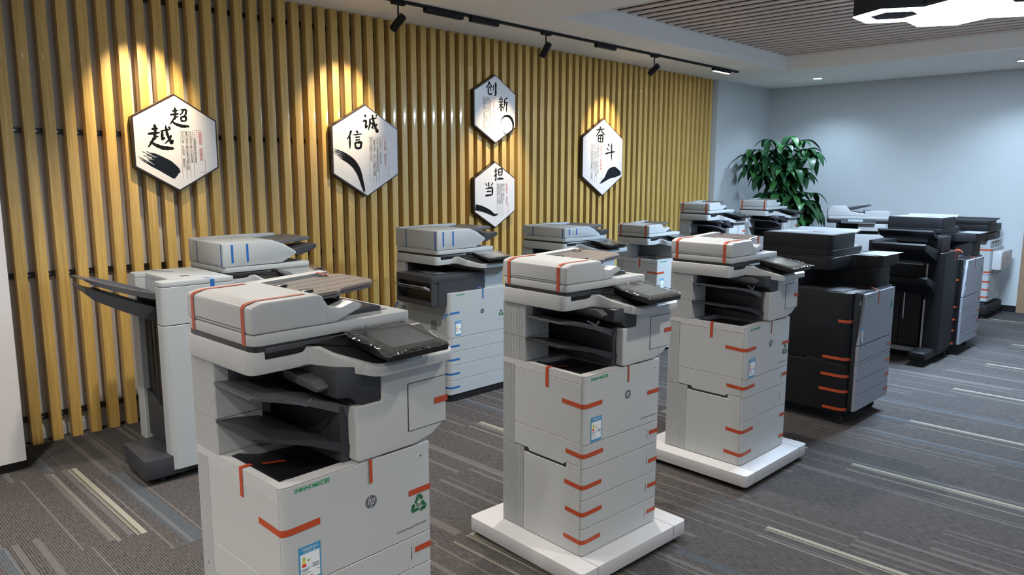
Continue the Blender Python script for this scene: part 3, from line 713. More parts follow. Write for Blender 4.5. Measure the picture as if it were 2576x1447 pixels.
# ------------------------------------------------------------------ tall white multifunction printer (compact kind)
def ribs(x_side, y0, y1, z0, z1, pitch=.0065, dep=.0022):
    """ribbed strip on the left face"""
    n = max(2, int((y1-y0)/pitch)); P_ = [(.02, y1), (.02, y0)]
    for i in range(n):
        a = y0+(y1-y0)*i/n; b = (y1-y0)/n
        P_ += [(dep, a), (dep, a+b*.25), (0, a+b*.4), (0, a+b*.9)]
    P_.append((dep, y1))
    return G().prism('z', P_, z0, z1)

def compact(name, label, x, y, rz, group, seed, mailbox=True, zoff=0., neck=0., base=True, rec=False, drawers=(.205, .325, .455), tapes_low=True, pm=white, model=True, mtext='LaserJet Managed MFP E62565'):
    t = thing(name, label, 'printer', (x, y, 0), rz, group)
    W_, D = .480, .465; Z = .092; O = zoff
    if base:
        pf = G(); pf.prism('z', rp([(-.095, -.090), (.592, -.090), (.592, .585), (-.095, .585)], .022, 5), .028, Z-.002, .003, 2)
        p = pf.part('platform', white2, t)
        g = G(); g.box(.498, .4994, -.0905, .585, .03, Z-.0015); g.box(-.0015, .0, -.0905, -.0, .03, Z-.0015); g.part('platform_seam', seam, p)
        for cx, cy in ((-.05, -.045), (.545, -.045), (-.05, .54), (.545, .54)):
            G().cyl((cx, cy-.009, .014), (cx, cy+.009, .014), .014, 12).part('caster_wheel', rubber, p)
        G().box(-.02, .51, -.03, .52, .012, .03).part('underframe', black, p)
    if O: # a taller plinth cabinet under the printer
        G().box(.002, W_-.002, .002, D, Z-.002, Z+O, .003, 1, .02).part('plinth_cabinet', pm, t)
    zb = Z+O
    def Zf(v): return v+O
    # dark inner core
    G().box(.006, W_-.004, .016, D-.004, zb, Zf(.80)).part('inner_frame', seam, t)
    # fronts with rounded left corner
    lv = [Z] + list(drawers) + [.553]
    def front(z0, z1): return G().prism('z', cq(.030, .0125) + rp([(.2, 0), (W_, 0), (W_, .050), (.012, .050), (.012, .013)], [0, .004, 0, 0, 0], 3), z0+.0012, z1-.0012, .0012, 1)
    for i in range(len(lv)-1):
        d = front(Zf(lv[i]), Zf(lv[i+1])).part('paper_drawer', pm, t)
        if i > 0 or len(lv) > 4 or True:
            hh = lv[i+1]-lv[i]
            if hh < .15:
                zc = Zf((lv[i]+lv[i+1])/2)
                g = G(); g.box(W_-.074, W_-.072, -.0006, .001, zc-.020, zc+.008); g.box(W_-.074, W_-.072, -.0006, .001, zc+.012, zc+.020); g.part('level_gauge', black, d)
    dz = front(Zf(.553), Zf(.830)).part('front_door', pm, t)
    hp_logo(dz, .269, 0, Zf(.711), .0185)
    brand(dz, .036, 0, Zf(.822))
    energy_label(dz, .042, 0, Zf(.560))
    if model: text(dz, mtext, .0088, greyp, (.355, -.001, Zf(.590)), 'model_lettering')
    if rec: recycle(dz, .437, 0, Zf(.647), .031)
    g = G(); g.box(.425, .452, -.0006, .001, Zf(.787), Zf(.799)); g.box(.4255, .4515, -.0009, .001, Zf(.7875), Zf(.7985)); g.part('power_button', white2, dz)
    g = G(); g.cyl((.445, -.0012, Zf(.793)), (.445, .0, Zf(.793)), .003, 10); g.part('button_ring', greyp, dz)
    # left side panels
    side = G(); side.box(0, .02, .0135, .3945, Zf(.560), Zf(.7985), .001); side.part('side_door', pm, t)
    pts = [(.0135, .4655), (.0135, .5585), (.3945, .5585), (.3945, .4645), (.31, .4645), (.30, .452), (.105, .452), (.090, .4655)]
    pts = [(a, b+O) for a, b in pts]
    G().prism('x', pts, .0, .02, .001).part('side_lower_panel', pm, t)
    G().box(0.004, .02, .10, .305, Zf(.4405), Zf(.4525)).part('side_handle_recess', dark, t)
    ribs(0, .397, D, Zf(.462), Zf(.8065)).part('ribbed_panel', pm, t)
    G().box(0, .02, .0135, .335, zb+.001, Zf(.441), .001).part('cabinet_side', pm, t)
    G().box(0, .02, .0135, .09, Zf(.441), Zf(.4635), .001).part('cabinet_side_lip', pm, t)
    ribs(0, .336, D, zb+.001, Zf(.460)).part('ribbed_panel', pm, t)
    G().cyl((-.0008, .432, Zf(.478)), (.001, .432, Zf(.478)), .004, 10).part('lock', silver2, t)
    # right and back skin
    G().box(W_-.02, W_, .050, D, zb+.001, Zf(.83), .001).part('right_panel', pm, t)
    G().box(.02, W_-.02, D-.012, D, zb+.001, Zf(.83)).part('rear_panel', pm, t)
    # deck with the black output tray
    dk = G(); z0, z1 = Zf(.8005), Zf(.8325)
    dk.box(0, .022, .0415, .3945, z0, z1); dk.box(0, .010, .0130, .0413, z0, Zf(.8303)); dk.prism('z', cq(.030, .0125) + [(.30, 0), (.30, .041), (0, .041)], Zf(.8304), z1); dk.box(.266, W_, .0415, D, z0, z1); dk.box(.0225, .2655, .30, D, z0, z1); dk.box(.0, .022, .395, D, Zf(.808), z1)
    dk.part('top_deck', white2 if pm is white else pm, t)
    G().prism('y', [(.021, Zf(.8327)), (.045, Zf(.8335)), (.10, Zf(.815)), (.266, Zf(.806)), (.266, Zf(.802)), (.021, Zf(.802))], .041, .301, .002).part('output_tray', black, t)
    # neck
    N = neck; top = 1.072+N if mailbox else .962+N
    colm = Zf(.934)
    if mailbox:
        g = ribs(0, .330, D, Zf(.8335), colm-.0008); g.box(.002, .137, .328, D, Zf(.8335), colm-.0008, .001); g.part('rear_column', pm, t)
        g = ribs(0, .330, D, colm+.0008, top+O); g.box(.002, .137, .328, D, colm+.0008, top+O, .001); g.part('rear_column', pm, t)
        G().box(.1375, .235, .398, D, Zf(.8335), top+O, .002).part('column_inner_wall', pm, t)
        G().box(.04, .21, .315, .40, Zf(1.005), top+O, .02, 3).part('wire_cover', dark, t)
    else:
        g = ribs(0, .330, D, Zf(.8335), top+O); g.box(.002, .137, .328, D, Zf(.8335), top+O, .001); g.part('rear_column', pm, t)
        G().box(.1375, .40, .42, D, Zf(.8335), top+O, .002).part('column_inner_wall', pm, t)
    G().box(.137, W_, .43 if mailbox else .445, D-.002, Zf(.8335), top+O).part('rear_wall', blackm if mailbox else mid, t)
    # right hand block
    if mailbox:
        P_ = rp([(.232, Zf(.834)), (.43, Zf(.834)), (.490, Zf(.848)), (.546, Zf(.882)), (.546, top+O), (.312, top+O), (.312, Zf(.990)), (.224, Zf(.990)), (.224, Zf(.842))], [.01, .05, .03, .012, .0, 0, 0, 0, .008], 5)
    else:
        P_ = rp([(.30, Zf(.834)), (.47, Zf(.834)), (.546, Zf(.862)), (.546, top+O), (.30, top+O)], [.006, .03, .012, 0, 0], 4)
    rb = G().prism('y', P_, -.004, D, .010, 3).part('control_tower', pm, t)
    zt = top+O
    G().prism('y', rp([(.400, Zf(.878)), (.542, Zf(.878)), (.542, Zf(1.018) if mailbox else zt-.03), (.400, Zf(1.018) if mailbox else zt-.03)], .003), -.0056, -.002).part('access_door_seam', seam, rb)
    G().prism('y', rp([(.4018, Zf(.8798)), (.5408, Zf(.8798)), (.5408, Zf(1.0162) if mailbox else zt-.032), (.4018, Zf(1.0162) if mailbox else zt-.032)], .003), -.0066, -.002).part('access_door', pm, rb)
    if mailbox:
        G().box(.20, .2245, .03, D-.01, Zf(.835), Zf(.992), .001).part('eject_wall', dark, t)
        P_ = rp([(.170, Zf(1.024)), (.215, Zf(1.018)), (.245, Zf(.990)), (.3118, Zf(.985)), (.3118, top+O+.002), (.170, top+O+.002)], [.006, .02, .01, 0, 0, 0], 4)
        G().prism('y', P_, -.0, .30, .004, 2).part('output_head', dark, t)
        G().prism('x', rp([(.03, Zf(1.052)), (.06, Zf(1.068)), (.20, Zf(1.075)), (.20, Zf(1.050)), (.04, Zf(1.040))], .006), .135, .28, .006, 2).part('output_head_cover', mid, t)
        g = G(); g.prism('y', [(.045, Zf(1.040)), (.050, Zf(1.043)), (.105, Zf(1.018)), (.100, Zf(1.014))], .03, .034); g.prism('y', [(.100, Zf(1.014)), (.105, Zf(1.018)), (.118, Zf(1.03)), (.113, Zf(1.033))], .03, .034)
        g.part('wire_stop', mid, t)
        # two wing shaped trays rising to the left
        for k, zt_ in enumerate((1.024+N*.5, .928)):
            zt_ += O; g = G(); secs = []
            for (X, dz, yf, th) in ((-.002, .001, .125, .006), (.045, -.001, .080, .010), (.12, -.013, .052, .018), (.19, -.034, .034, .026), (.235, -.052, .022, .032)):
                secs.append([(X, yf, zt_+dz), (X, .325 if X < .02 else .385, zt_+dz+.004), (X, .325 if X < .02 else .385, zt_+dz-th*.5), (X, yf+.004, zt_+dz-th)])
            o = len(g.v)
            for s_ in secs: g.v += s_
            for i in range(len(secs)-1):
                for j in range(4): a, b = o+4*i+j, o+4*i+(j+1) % 4; g.f.append((a, a+4, b+4, b))
            g.f.append(tuple(o+j for j in range(4))); g.f.append(tuple(o+4*(len(secs)-1)+j for j in (3, 2, 1, 0)))
            g.part('sorter_tray', mid if k == 0 else dark, t)
    # scanner
    T = scanner(t, top+O, W_, .107, .470, .112, seed, orange, pm)
    touch_screen(t, .268, .470, -.100, .086, top+O+.046, top+O+.076, seed)
    # tapes
    zs = (.150, .268, .381, .510) if len(drawers) == 3 else ((.150, .275, .510) if tapes_low else (.510,))
    for i, z in enumerate(zs): corner_tape(t, orange, Zf(z), .098-.006*(i % 2), .112+.006*(i % 2), droop=.004)
    corner_tape(t, orange, Zf(.712), .115, .108, droop=.004)
    for z in tuple(zs)+(.690,): flat_tape(t, orange, [(W_-.060-(.02 if z > .6 else 0), -.0014, Zf(z)), (W_+.0006, -.0014, Zf(z)), (W_+.0012, .01, Zf(z))], (0, 0, 1), .017)
    flat_tape(t, orange, [(.496, -.0082, Zf(.948)), (.5468, -.0082, Zf(.948)), (.5476, .02, Zf(.948))] if mailbox else [(.496, -.0082, Zf(.90)), (.5468, -.0082, Zf(.90))], (0, 0, 1), .018)
    flat_tape(t, orange, [(-.0014, .200, Zf(.752)), (-.0014, .200, Zf(.834)), (.022, .200, Zf(.8345)), (.075, .195, Zf(.826)), (.13, .20, Zf(.815))], (0, 1, 0), .017)
    flat_tape(t, orange, [(.272, -.0014, Zf(.764)), (.272, -.0014, Zf(.8315)), (.268, .012, Zf(.8335)), (.225, .048, Zf(.8335))], (1, .3, 0), .017)
    return t

# ------------------------------------------------------------------ large white copier with blue tape
def large(name, label, x, y, rz, group, seed, lidh=.174, zneck=.968, finisher=True, tall=1.3, screen=True, tray_side=False):
    t = thing(name, label, 'copier', (x, y, 0), rz, group)
    W_, D = .560, .610; pm = bluewhite
    G().box(.01, W_-.005, .008, D-.01, .0, .052, .002, 1, .03).part('plinth', black, t)
    lv = [.052, .157, .265, .363, .463]
    G().box(.008, W_-.006, .035, D-.004, .052, .70).part('inner_frame', seam, t)
    def front(z0, z1): return G().prism('z', cq(.040, .032) + rp([(.2, 0), (W_, 0), (W_, .045), (0.01, .045), (.01, .033)], [0, .006, 0, 0, 0], 3), z0+.0013, z1-.0013, .0012, 1)
    for a, b in zip(lv[:-1], lv[1:]): front(a, b).part('paper_drawer', pm, t)
    dz = front(.463, .785).part('front_door', pm, t)
    hp_logo(dz, .312, 0, .625, .0165, ink, pm); brand(dz, .060, 0, .772, .0125); energy_label(dz, .055, 0, .478, .055, .105)
    recycle(dz, .50, 0, .585, .026); text(dz, 'LaserJet Managed MFP', .007, greyp, (.47, -.001, .545), 'model_lettering')
    sd = G(); sd.box(.003, .02, .034, D, .058, .70, .001); sd = sd.part('left_panel', pm, t)
    g = G()
    for a0, b0, c0, n_ in ((.14, .205, .505, 14), (.50, .565, .66, 12), (.50, .565, .60, 8)):
        for k in range(n_): g.box(.0022, .004, a0, b0, c0+k*.005, c0+k*.005+.0022)
    g.part('vent_slots', seam, sd)
    g = G()
    for z in (.16, .265): g.box(.0024, .004, .034, D, z, z+.0015)
    g.part('side_seam', seam, sd)
    G().box(W_-.02, W_, .045, D, .052, .785, .001).part('right_panel', pm, t)
    G().box(.02, W_-.02, D-.015, D, .052, zneck).part('rear_panel', pm, t)
    G().box(.02, W_-.02, .02, D-.015, .70, .715, .001).part('output_deck', mid, t)
    G().box(.003, .030, .50, D, .70, zneck, .001).part('rear_post', pm, t)
    G().prism('x', rp([(.04, .715), (.04, zneck), (D-.016, zneck), (D-.016, .715)], [.01, .0, .0, .0]), .372, W_-.001, .003).part('control_tower', pm, t)
    G().box(.03, .372, .46, D-.015, .715, zneck).part('rear_wall', blackm, t)
    if finisher:
        f_ = G(); f_.prism('z', rp([(-.125, .035), (.10, .020), (.355, .020), (.355, .44), (-.125, .44)], [.03, .02, 0, 0, .01], 5), .86, .908, .004, 2)
        f_.prism('z', rp([(-.07, .030), (.10, .020), (.355, .020), (.355, .44), (-.07, .44)], [.03, .02, 0, 0, .01], 5), .786, .862)
        f_.prism('z', rp([(-.07, .030), (.0, .022), (.0, .44), (-.07, .44)], [.03, 0, 0, .01], 5), .700, .788)
        f_.box(-.125, -.068, .035, .44, .700, .730, .004); f_.box(-.122, -.068, .036, .052, .72, .87, .003); f_.box(-.122, -.068, .42, .438, .72, .87)
        fn = f_.part('stapler_unit', dark, t)
        G().box(-.075, -.0702, .055, .42, .73, .865).part('paper_slot', black, fn)
        G().box(-.02, .07, .10, .30, .908, .915, .003).part('unit_top_plate', mid, fn)
        G().prism('y', [(-.17, .835), (-.165, .842), (-.125, .822), (-.128, .815)], .07, .40, .001).part('catch_flap', mid, fn)
        G().box(-.132, -.122, .06, .41, .812, .826, .002).part('catch_bar', pm, fn)
        G().prism('y', [(-.17, .832), (-.166, .846), (-.122, .826), (-.122, .806)], .055, .068, .001).part('catch_end', silver, fn)
        flat_tape(t, blue, [(.318, -.0014, .715), (.318, -.0014, .788), (.314, .012, .790), (.29, .02, .80)], (1, 0, 0), .012)
    T = scanner(t, zneck, W_, .125, .605, lidh, seed, blue, pm, True, tall, xr=W_-.02)
    if screen: touch_screen(t, .310, .530, -.085, .105, zneck+.044, zneck+.074, seed)
    for i, z in enumerate((.105, .205, .307, .405)): corner_tape(t, blue, z, .085-.01*(i == 2), .095, .0125, .040, .033)
    # one tape end has come loose and curls
    P_ = [(.095, -.0014, .643), (.035, -.0014, .643)]
    for k in range(1, 7): a = PI/2*k/7; P_.append((.034-.0354*math.sin(a), .034-.0354*math.cos(a), .643-.0015*k))
    P_ += [(-.012, .034, .628), (-.022, .036, .612), (-.014, .036, .596)]
    flat_tape(t, blue, P_, (0, .1, 1), .0125)
    flat_tape(t, blue, [(-.002, .60, .655), (-.02, .62, .60)], (0, 1, .3), .016)
    return t

# ------------------------------------------------------------------ finisher beside the left blue-taped copier
def booklet_finisher():
    t = thing('paper_finisher', 'white upright paper finisher with two dark trays sticking out to the left', 'finisher', (1.398, 3.829, 0), -1.0)
    W_, D, T = .377, .565, 1.056; pm = bluewhite
    G().prism('z', rp([(0, 0), (W_, 0), (W_, .09), (.0, .09)], [.035, .004, 0, .01], 8), .060, .828, .002).part('front_panel', pm, t)
    G().prism('z', rp([(0, 0), (W_, 0), (W_, .09), (.0, .09)], [.035, .004, 0, .01], 8), .832, 1.028, .002).part('front_top_panel', pm, t)
    g = G(); g.prism('x', [(-.0008, .838), (-.0008, .826), (.01, .820), (.01, .838)], .17, W_-.002); g.part('door_grip', mid, t)
    # top cover with the cut-out for the trays
    cp = rp([(0, 0), (W_, 0), (W_, D), (.03, D), (.03, D-.10), (.085, D-.10), (.085, .12), (.0, .09)], [.035, .004, .01, .03, 0, .0, .03, .01], 5)
    G().prism('z', cp, 1.030, T, .004, 2).part('top_cover', pm, t)
    G().box(.03, W_, D-.10, D, .10, 1.03, .003, 1).part('rear_post', pm, t)
    G().box(.086, .10, .09, D-.09, .96, 1.03).part('slot_wall', pm, t)
    G().box(.10, W_-.002, .09, D-.10, .06, 1.03).part('inner_cabinet', blackm, t)
    G().box(.060, .10, .09, D-.11, .30, .96).part('lift_door', black, t)
    g = G()
    for y in (.16, .22, .30, .36): g.box(.056, .0605, y, y+.004, .34, .82)
    g.part('guide_rail', dark, t)
    G().prism('x', [(.09, .14), (D-.11, .14), (D-.11, .40), (.09, .27)], .045, .10, .002).part('lower_panel', dark, t)
    G().prism('z', rp([(-.135, .010), (.08, .010), (.08, .385), (-.12, .385)], [.03, 0, 0, .02], 5), .035, .140, .006, 2).part('foot_cover', dark, t)
    G().box(.02, W_-.01, .03, D-.02, .03, .062).part('base_frame', black, t)
    for x, y in ((-.04, .05), (.30, .05), (.30, .50), (-.04, .34)): caster(t, x, y, .019)
    def tray(nm, z0, z1, th, x0, yo, m_):
        g = G(); secs = []
        n = 10
        for i in range(n+1):
            s = i/n; X = .085+(x0-.085)*s; Z = z0+(z1-z0)*(s**.9)
            tt = th*(1-.45*s) if s > .05 else th*.8; ya, yb = .17+yo+.03*s, .46-.04*s
            if s > .93: tt *= .45
            secs.append([(X, ya, Z-.012*math.sin(s*PI)), (X, yb, Z), (X, yb, Z-tt*.6), (X, ya+.006, Z-tt-.012*math.sin(s*PI))])
        for s_ in secs: g.v += s_
        for i in range(n):
            for j in range(4): a, b = 4*i+j, 4*i+(j+1) % 4; g.f.append((a, b, b+4, a+4))
        g.f.append((3, 2, 1, 0)); g.f.append(tuple(4*n+j for j in range(4)))
        o = g.part(nm, m_, t)
        g = G()
        for q in (.25, .33, .40):
            g.prism('y', [(-.22, z0+(z1-z0)*.80+.002), (-.20, z0+(z1-z0)*.75+.012), (.02, z0+(z1-z0)*.16+.008), (.05, z0+.006)], q, q+.006)
        g.part('tray_ribs', mid, o)
    tray('upper_tray', .962, 1.085, .036, -.290, 0, mid)
    tray('lower_tray', .880, 1.040, .085, -.290, 0, dark)
    G().box(.17, .215, .17, .21, T, T+.0008).part('top_display', mid, t)
    flat_tape(t, blue, [(.262, -.0014, .96), (.262, -.0014, T-.006), (.262, .004, T+.001), (.235, .04, T+.0012)], (1, 0, 0), .022)
    flat_tape(t, blue, [(.14, .54, T+.0012), (.21, .40, T+.0012)], (1, .2, 0), .012)
    return t

# ------------------------------------------------------------------ black copier with silver fronts
def dark_copier(name, label, x, y, rz, group, seed):
    t = thing(name, label, 'copier', (x, y, 0), rz, group)
    W_, D = .56, .655; pm = blk
    G().prism('z', rp([(-.055, .035), (W_, .035), (W_, D), (-.055, D)], [.055, .01, .01, .01], 7), .088, .408, .003).part('lower_cabinet', pm, t)
    ub = G().prism('z', rp([(-.055, .035), (W_, .035), (W_, D), (-.055, D)], [.055, .01, .01, .01], 7), .412, .868, .008, 2).part('main_body', pm, t)
    g = G()
    for k in range(18): g.box(-.0558, -.052, .150, .222, .640+k*.005, .6424+k*.005); g.box(-.0558, -.052, .230, .30, .640+k*.005, .6424+k*.005)
    g.part('vent_grille', black, ub)
    g = G(); g.box(-.0556, -.052, .118, .120, .09, .86); g.box(-.0556, -.052, .118, .60, .785, .787); g.part('panel_seam', black, ub)
    G().box(-.0565, -.045, .175, .30, .405, .425).part('handle_recess', black, ub)
    G().cyl((-.058, .235, .835), (-.052, .235, .835), .009, 14).part('lock_knob', black, ub)
    # front
    bk = G().box(-.018, .552, .008, .034, .10, .872, .002).part('front_backing', black, t)
    G().prism('y', rp([(-.012, .535), (.048, .858), (.550, .858), (.550, .535)], .003), -.012, .008, .0015).part('front_door', silver, t)
    for a, b in ((.430, .529), (.410, .427), (.306, .407), (.208, .303), (.103, .205)):
        G().box(-.014, .550, -.012, .008, a, b, .0015).part('drawer_front', silver, t)
    hp_logo(t, .0135, .0075, .805, .0165, white2, logoG)
    brand(t, .075, -.012, .842, .012); energy_label(t, .008, -.0125, .548, .030, .10); recycle(t, .505, -.0125, .745, .026, green)
    text(t, 'LaserJet', .007, greyp, (.46, -.0135, .60), 'model_lettering')
    # neck and control tower
    G().prism('z', rp([(.335, .028), (W_, .028), (W_, D-.02), (.335, D-.02)], [.05, .02, 0, 0], 6), .868, 1.012, .004).part('control_tower', pm, t)
    G().box(-.03, .335, .42, D-.01, .868, 1.02).part('rear_column', blackm, t)
    G().box(-.035, .34, .10, .42, .868, .873).part('output_deck', mid if 0 else dark, t)
    G().prism('z', rp([(-.045, .185), (.30, .185), (.345, .012), (.665, .012), (.665, .30), (.50, .40), (.50, D), (-.045, D)], [.05, .05, .03, .02, .02, .03, .02, .01], 6), 1.000, 1.078, .008, 2).part('scanner_base', pm, t)
    flm = G(); flm.poly([(a, b, 1.0805) for a, b in rp([(.335, -.005), (.690, -.005), (.650, .17), (.38, .17)], .01)]); flm.part('cover_sheet', mat('grey_sheet', (.15, .16, .18), .45), t)
    G().box(-.03, .46, .20, D-.01, 1.078, 1.095).part('lid_gap', black, t)
    ld = G(); ld.prism('z', rp([(-.045, .192), (.475, .192), (.475, D), (-.045, D)], [.045, .02, .01, .01], 6), 1.093, 1.128, .003)
    ld.prism('z', rp([(-.045, .192), (.350, .192), (.350, D), (-.045, D)], [.045, .03, .01, .01], 6), 1.126, 1.226, .006, 2)
    ld = ld.part('document_feeder', pm, t)
    G().box(.35, .470, .21, D-.02, 1.128, 1.1295).part('output_floor', silver, t)
    G().prism('y', [(.340, 1.208), (.340, 1.222), (.455, 1.240), (.455, 1.228)], .20, D-.03, .002).part('document_tray', silver, t)
    g = G(); g.poly([(a, b, 1.2275) for a, b in rp([(-.030, .205), (.345, .205), (.345, D-.02), (-.030, D-.02)], .02)]); g.part('feeder_top_sheet', mat('grey_sheet', (.15, .16, .18), .45), t)
    g = G(); g.poly([(.08, .46, 1.2285), (.22, .40, 1.2285), (.20, .60, 1.2285), (.04, .60, 1.2285)]); g.part('paper_note', white2, t)
    flat_tape(t, orange, [(.15, .32, 1.2292), (.15, .40, 1.2292)], (1, 0, 0), .02)
    # tapes
    for z, ys in ((.687, .075), (.443, .16), (.330, .165), (.230, .17), (.112, .14)):
        P_ = [(-.0562, .035+ys, z), (-.0562, .09, z)]
        for k in range(1, 7): s = k/7; l = math.hypot(1-s, s); P_.append((-.055+.055*s*s-(1-s)/l*.0014, .035+.055*(1-s)**2-s/l*.0014, z))
        P_.append((.012, .0338, z)); G().ribbon(P_[:-1], (0, 0, 1), .019).part('tape_strip', orange, t)
    for z in (.470, .360, .260, .155): flat_tape(t, orange, [(.475, -.0134, z), (.5512, -.0134, z)], (0, 0, 1), .018)
    flat_tape(t, orange, [(.265, -.0134, .775), (.262, -.0140, .862), (.235, .03, .884), (.21, .08, .875)], (1, 0, 0), .013)
    for a, b in ((.0, .085), (.53, .085), (0, .60), (.53, .60)): caster(t, a, b, .024)
    return t

def stacker():
    t = thing('paper_stacker', 'tall black stacker finisher with open trays and chrome rails', 'finisher', (6.95, 1.68, 0), -1.8)
    W_, D = .415, .62; pm = blk
    G().prism('z', rp([(.0, .0), (W_, .0), (W_, .14), (.0, .14)], [.05, .05, 0, 0], 8), .10, .955, .004).part('front_cover', pm, t)
    G().prism('z', rp([(-.01, .03), (.26, .03), (.26, .14), (-.01, .14)], [.03, .04, 0, 0], 6), .955, 1.088, .006, 2).part('upper_hood', pm, t)
    G().box(.0, W_, D-.10, D, .10, 1.03, .004).part('rear_post', pm, t)
    G().box(.045, W_-.01, .14, D-.10, .10, .98).part('inner_cabinet', blackm, t)
    for y in (.155, .325):
        G().box(.012, .045, y, y+.165, .13, .62, .003).part('lift_door', blackm, t)
    for y in (.285, .375): G().box(.004, .011, y, y+.010, .36, .60, .002).part('door_handle', silver2, t)
    for z0, z1 in ((.12, .55), (.63, .86)): G().box(-.004, .004, .120, .134, z0, z1, .001).part('chrome_rail', silver2, t)
    G().cyl((.02, .16, .845), (.02, .46, .845), .012, 12).part('feed_roller', silver2, t)
    g = G()
    for y in (.22, .28, .40): g.cyl((.01, y, .70), (.01, y, .735), .008, 8)
    g.part('small_levers', silver2, t)
    def tray(z, x0, m_, nm, patch=True):
        g = G(); g.prism('y', rp([(x0, z+.055), (x0+.03, z+.065), (-.0, z-.005), (.02, z-.10), (-.02, z-.11), (x0+.14, z-.035), (x0, z+.012)], [.01, .01, .01, 0, .02, .05, .01], 4), .05, .47, .006, 2)
        o = g.part(nm, m_, t)
        M = None
        k = (z-.005-(z+.065))/(-.0-(x0+.03))
        zz = lambda X: z+.065+(X-x0-.03)*k+.0015
        if patch: G().poly([(X, Y, zz(X)) for X, Y in ((x0+.05, .10), (-.05, .10), (-.05, .20), (x0+.05, .20))]).part('tray_plate', silver, o)
    tray(.985, -.36, blk, 'upper_tray'); tray(.700, -.24, blk, 'lower_tray')
    G().prism('y', rp([(-.16, 1.135), (-.15, 1.150), (.02, 1.085), (.02, 1.055), (-.10, 1.09)], .004), .06, .50, .003).part('top_tray', blk, t)
    G().box(-.22, W_-.01, .02, .16, .045, .13, .03, 3).part('front_foot', blk, t)
    G().box(-.20, W_-.01, D-.14, D-.02, .045, .12, .02, 2).part('rear_foot', blk, t)
    G().box(.0, W_-.02, .14, D-.1, .075, .11).part('cross_bar', silver, t)
    caster(t, -.17, .08, .026); caster(t, -.17, D-.08, .026); caster(t, W_-.06, .05, .026); caster(t, W_-.06, D-.08, .026)
    flat_tape(t, orange, [(.30, .0, .87), (.30, -.0014, .952), (.31, .01, .957), (.33, .10, .957)], (1, 0, 0), .012)
    flat_tape(t, orange, [(.41, .01, .86), (.41, .008, .952), (.42, .03, .957)], (1, 0, 0), .012)
    g = G(); g.ribbon([(.40, .03, .957), (.418, .0, .955), (.43, -.02, .935), (.435, -.03, .90)], (0, .4, 1), .014); g.part('tape_strip', orange, t)
    return t

def old_printer():
    t = thing('flatbed_printer', 'white and black office printer with a rounded feeder, against the far wall', 'printer', (9.15, 3.52, 0), -68); t.scale = (1.15, 1, 1.045)
    pm = white2; W_, D = .60, .52
    G().box(.10, .52, .08, D-.02, .04, .66, .01, 2, .02).part('cabinet', pm, t)
    for a, b in ((.08, .22), (.225, .38), (.385, .55)): G().box(.105, .515, .060, .08, a, b, .003).part('paper_drawer', pm, t)
    G().box(.06, .56, .04, D, .66, .86, .012, 2, .03).part('printer_body', pm, t)
    G().box(.10, .50, .06, D, .86, .985, .004).part('output_bay', blackm, t)
    G().box(.30, .56, .0, .20, .90, .985, .012, 2).part('side_cover', pm, t)
    G().box(.0, W_, .03, D, .985, 1.030, .006, 2, .02).part('scanner_base', black, t)
    G().box(.0, W_, .05, D, 1.032, 1.065, .006, 2, .03).part('scanner_lid', pm, t)
    pr = rp([(.0, 1.066), (.0, 1.14), (.05, 1.175), (.18, 1.178), (.23, 1.115), (.35, 1.10), (.38, 1.066)], [0, .04, .05, .03, .05, .03, 0], 6)
    G().prism('y', pr, .06, .12, .008, 2).part('feeder_front', pm, t)
    G().prism('y', pr, .42, D, .008, 2).part('feeder_back', pm, t)
    G().prism('y', rp([(.0, 1.066), (.0, 1.14), (.05, 1.175), (.17, 1.176), (.18, 1.066)], [0, .04, .05, .01, 0], 6), .12, .42, .002).part('feeder_cover', pm, t)
    G().box(.36, .60, .10, D, 1.065, 1.125, .006, 2).part('output_side', pm, t)
    G().prism('y', [(.17, 1.15), (.20, 1.12), (.42, 1.185), (.42, 1.192), (.36, 1.185)], .15, .40, .002).part('document_tray', dark, t)
    G().box(.18, .36, .12, .42, 1.066, 1.075).part('output_floor', black, t)
    G().prism('x', rp([(-.075, .985), (-.07, 1.0), (.05, 1.038), (.05, 1.0)], .004), .13, .46, .004, 2).part('control_panel', dark, t)
    g = G(); g.poly([(X, Y, 1.0+(Y+.07)*.3167+.0015) for X, Y in ((.20, -.05), (.34, -.05), (.34, .02), (.20, .02))]); g.part('display', screeng, t)
    for x, y in ((.16, .12), (.46, .12), (.16, .44), (.46, .44)): caster(t, x, y, .02)
    return t

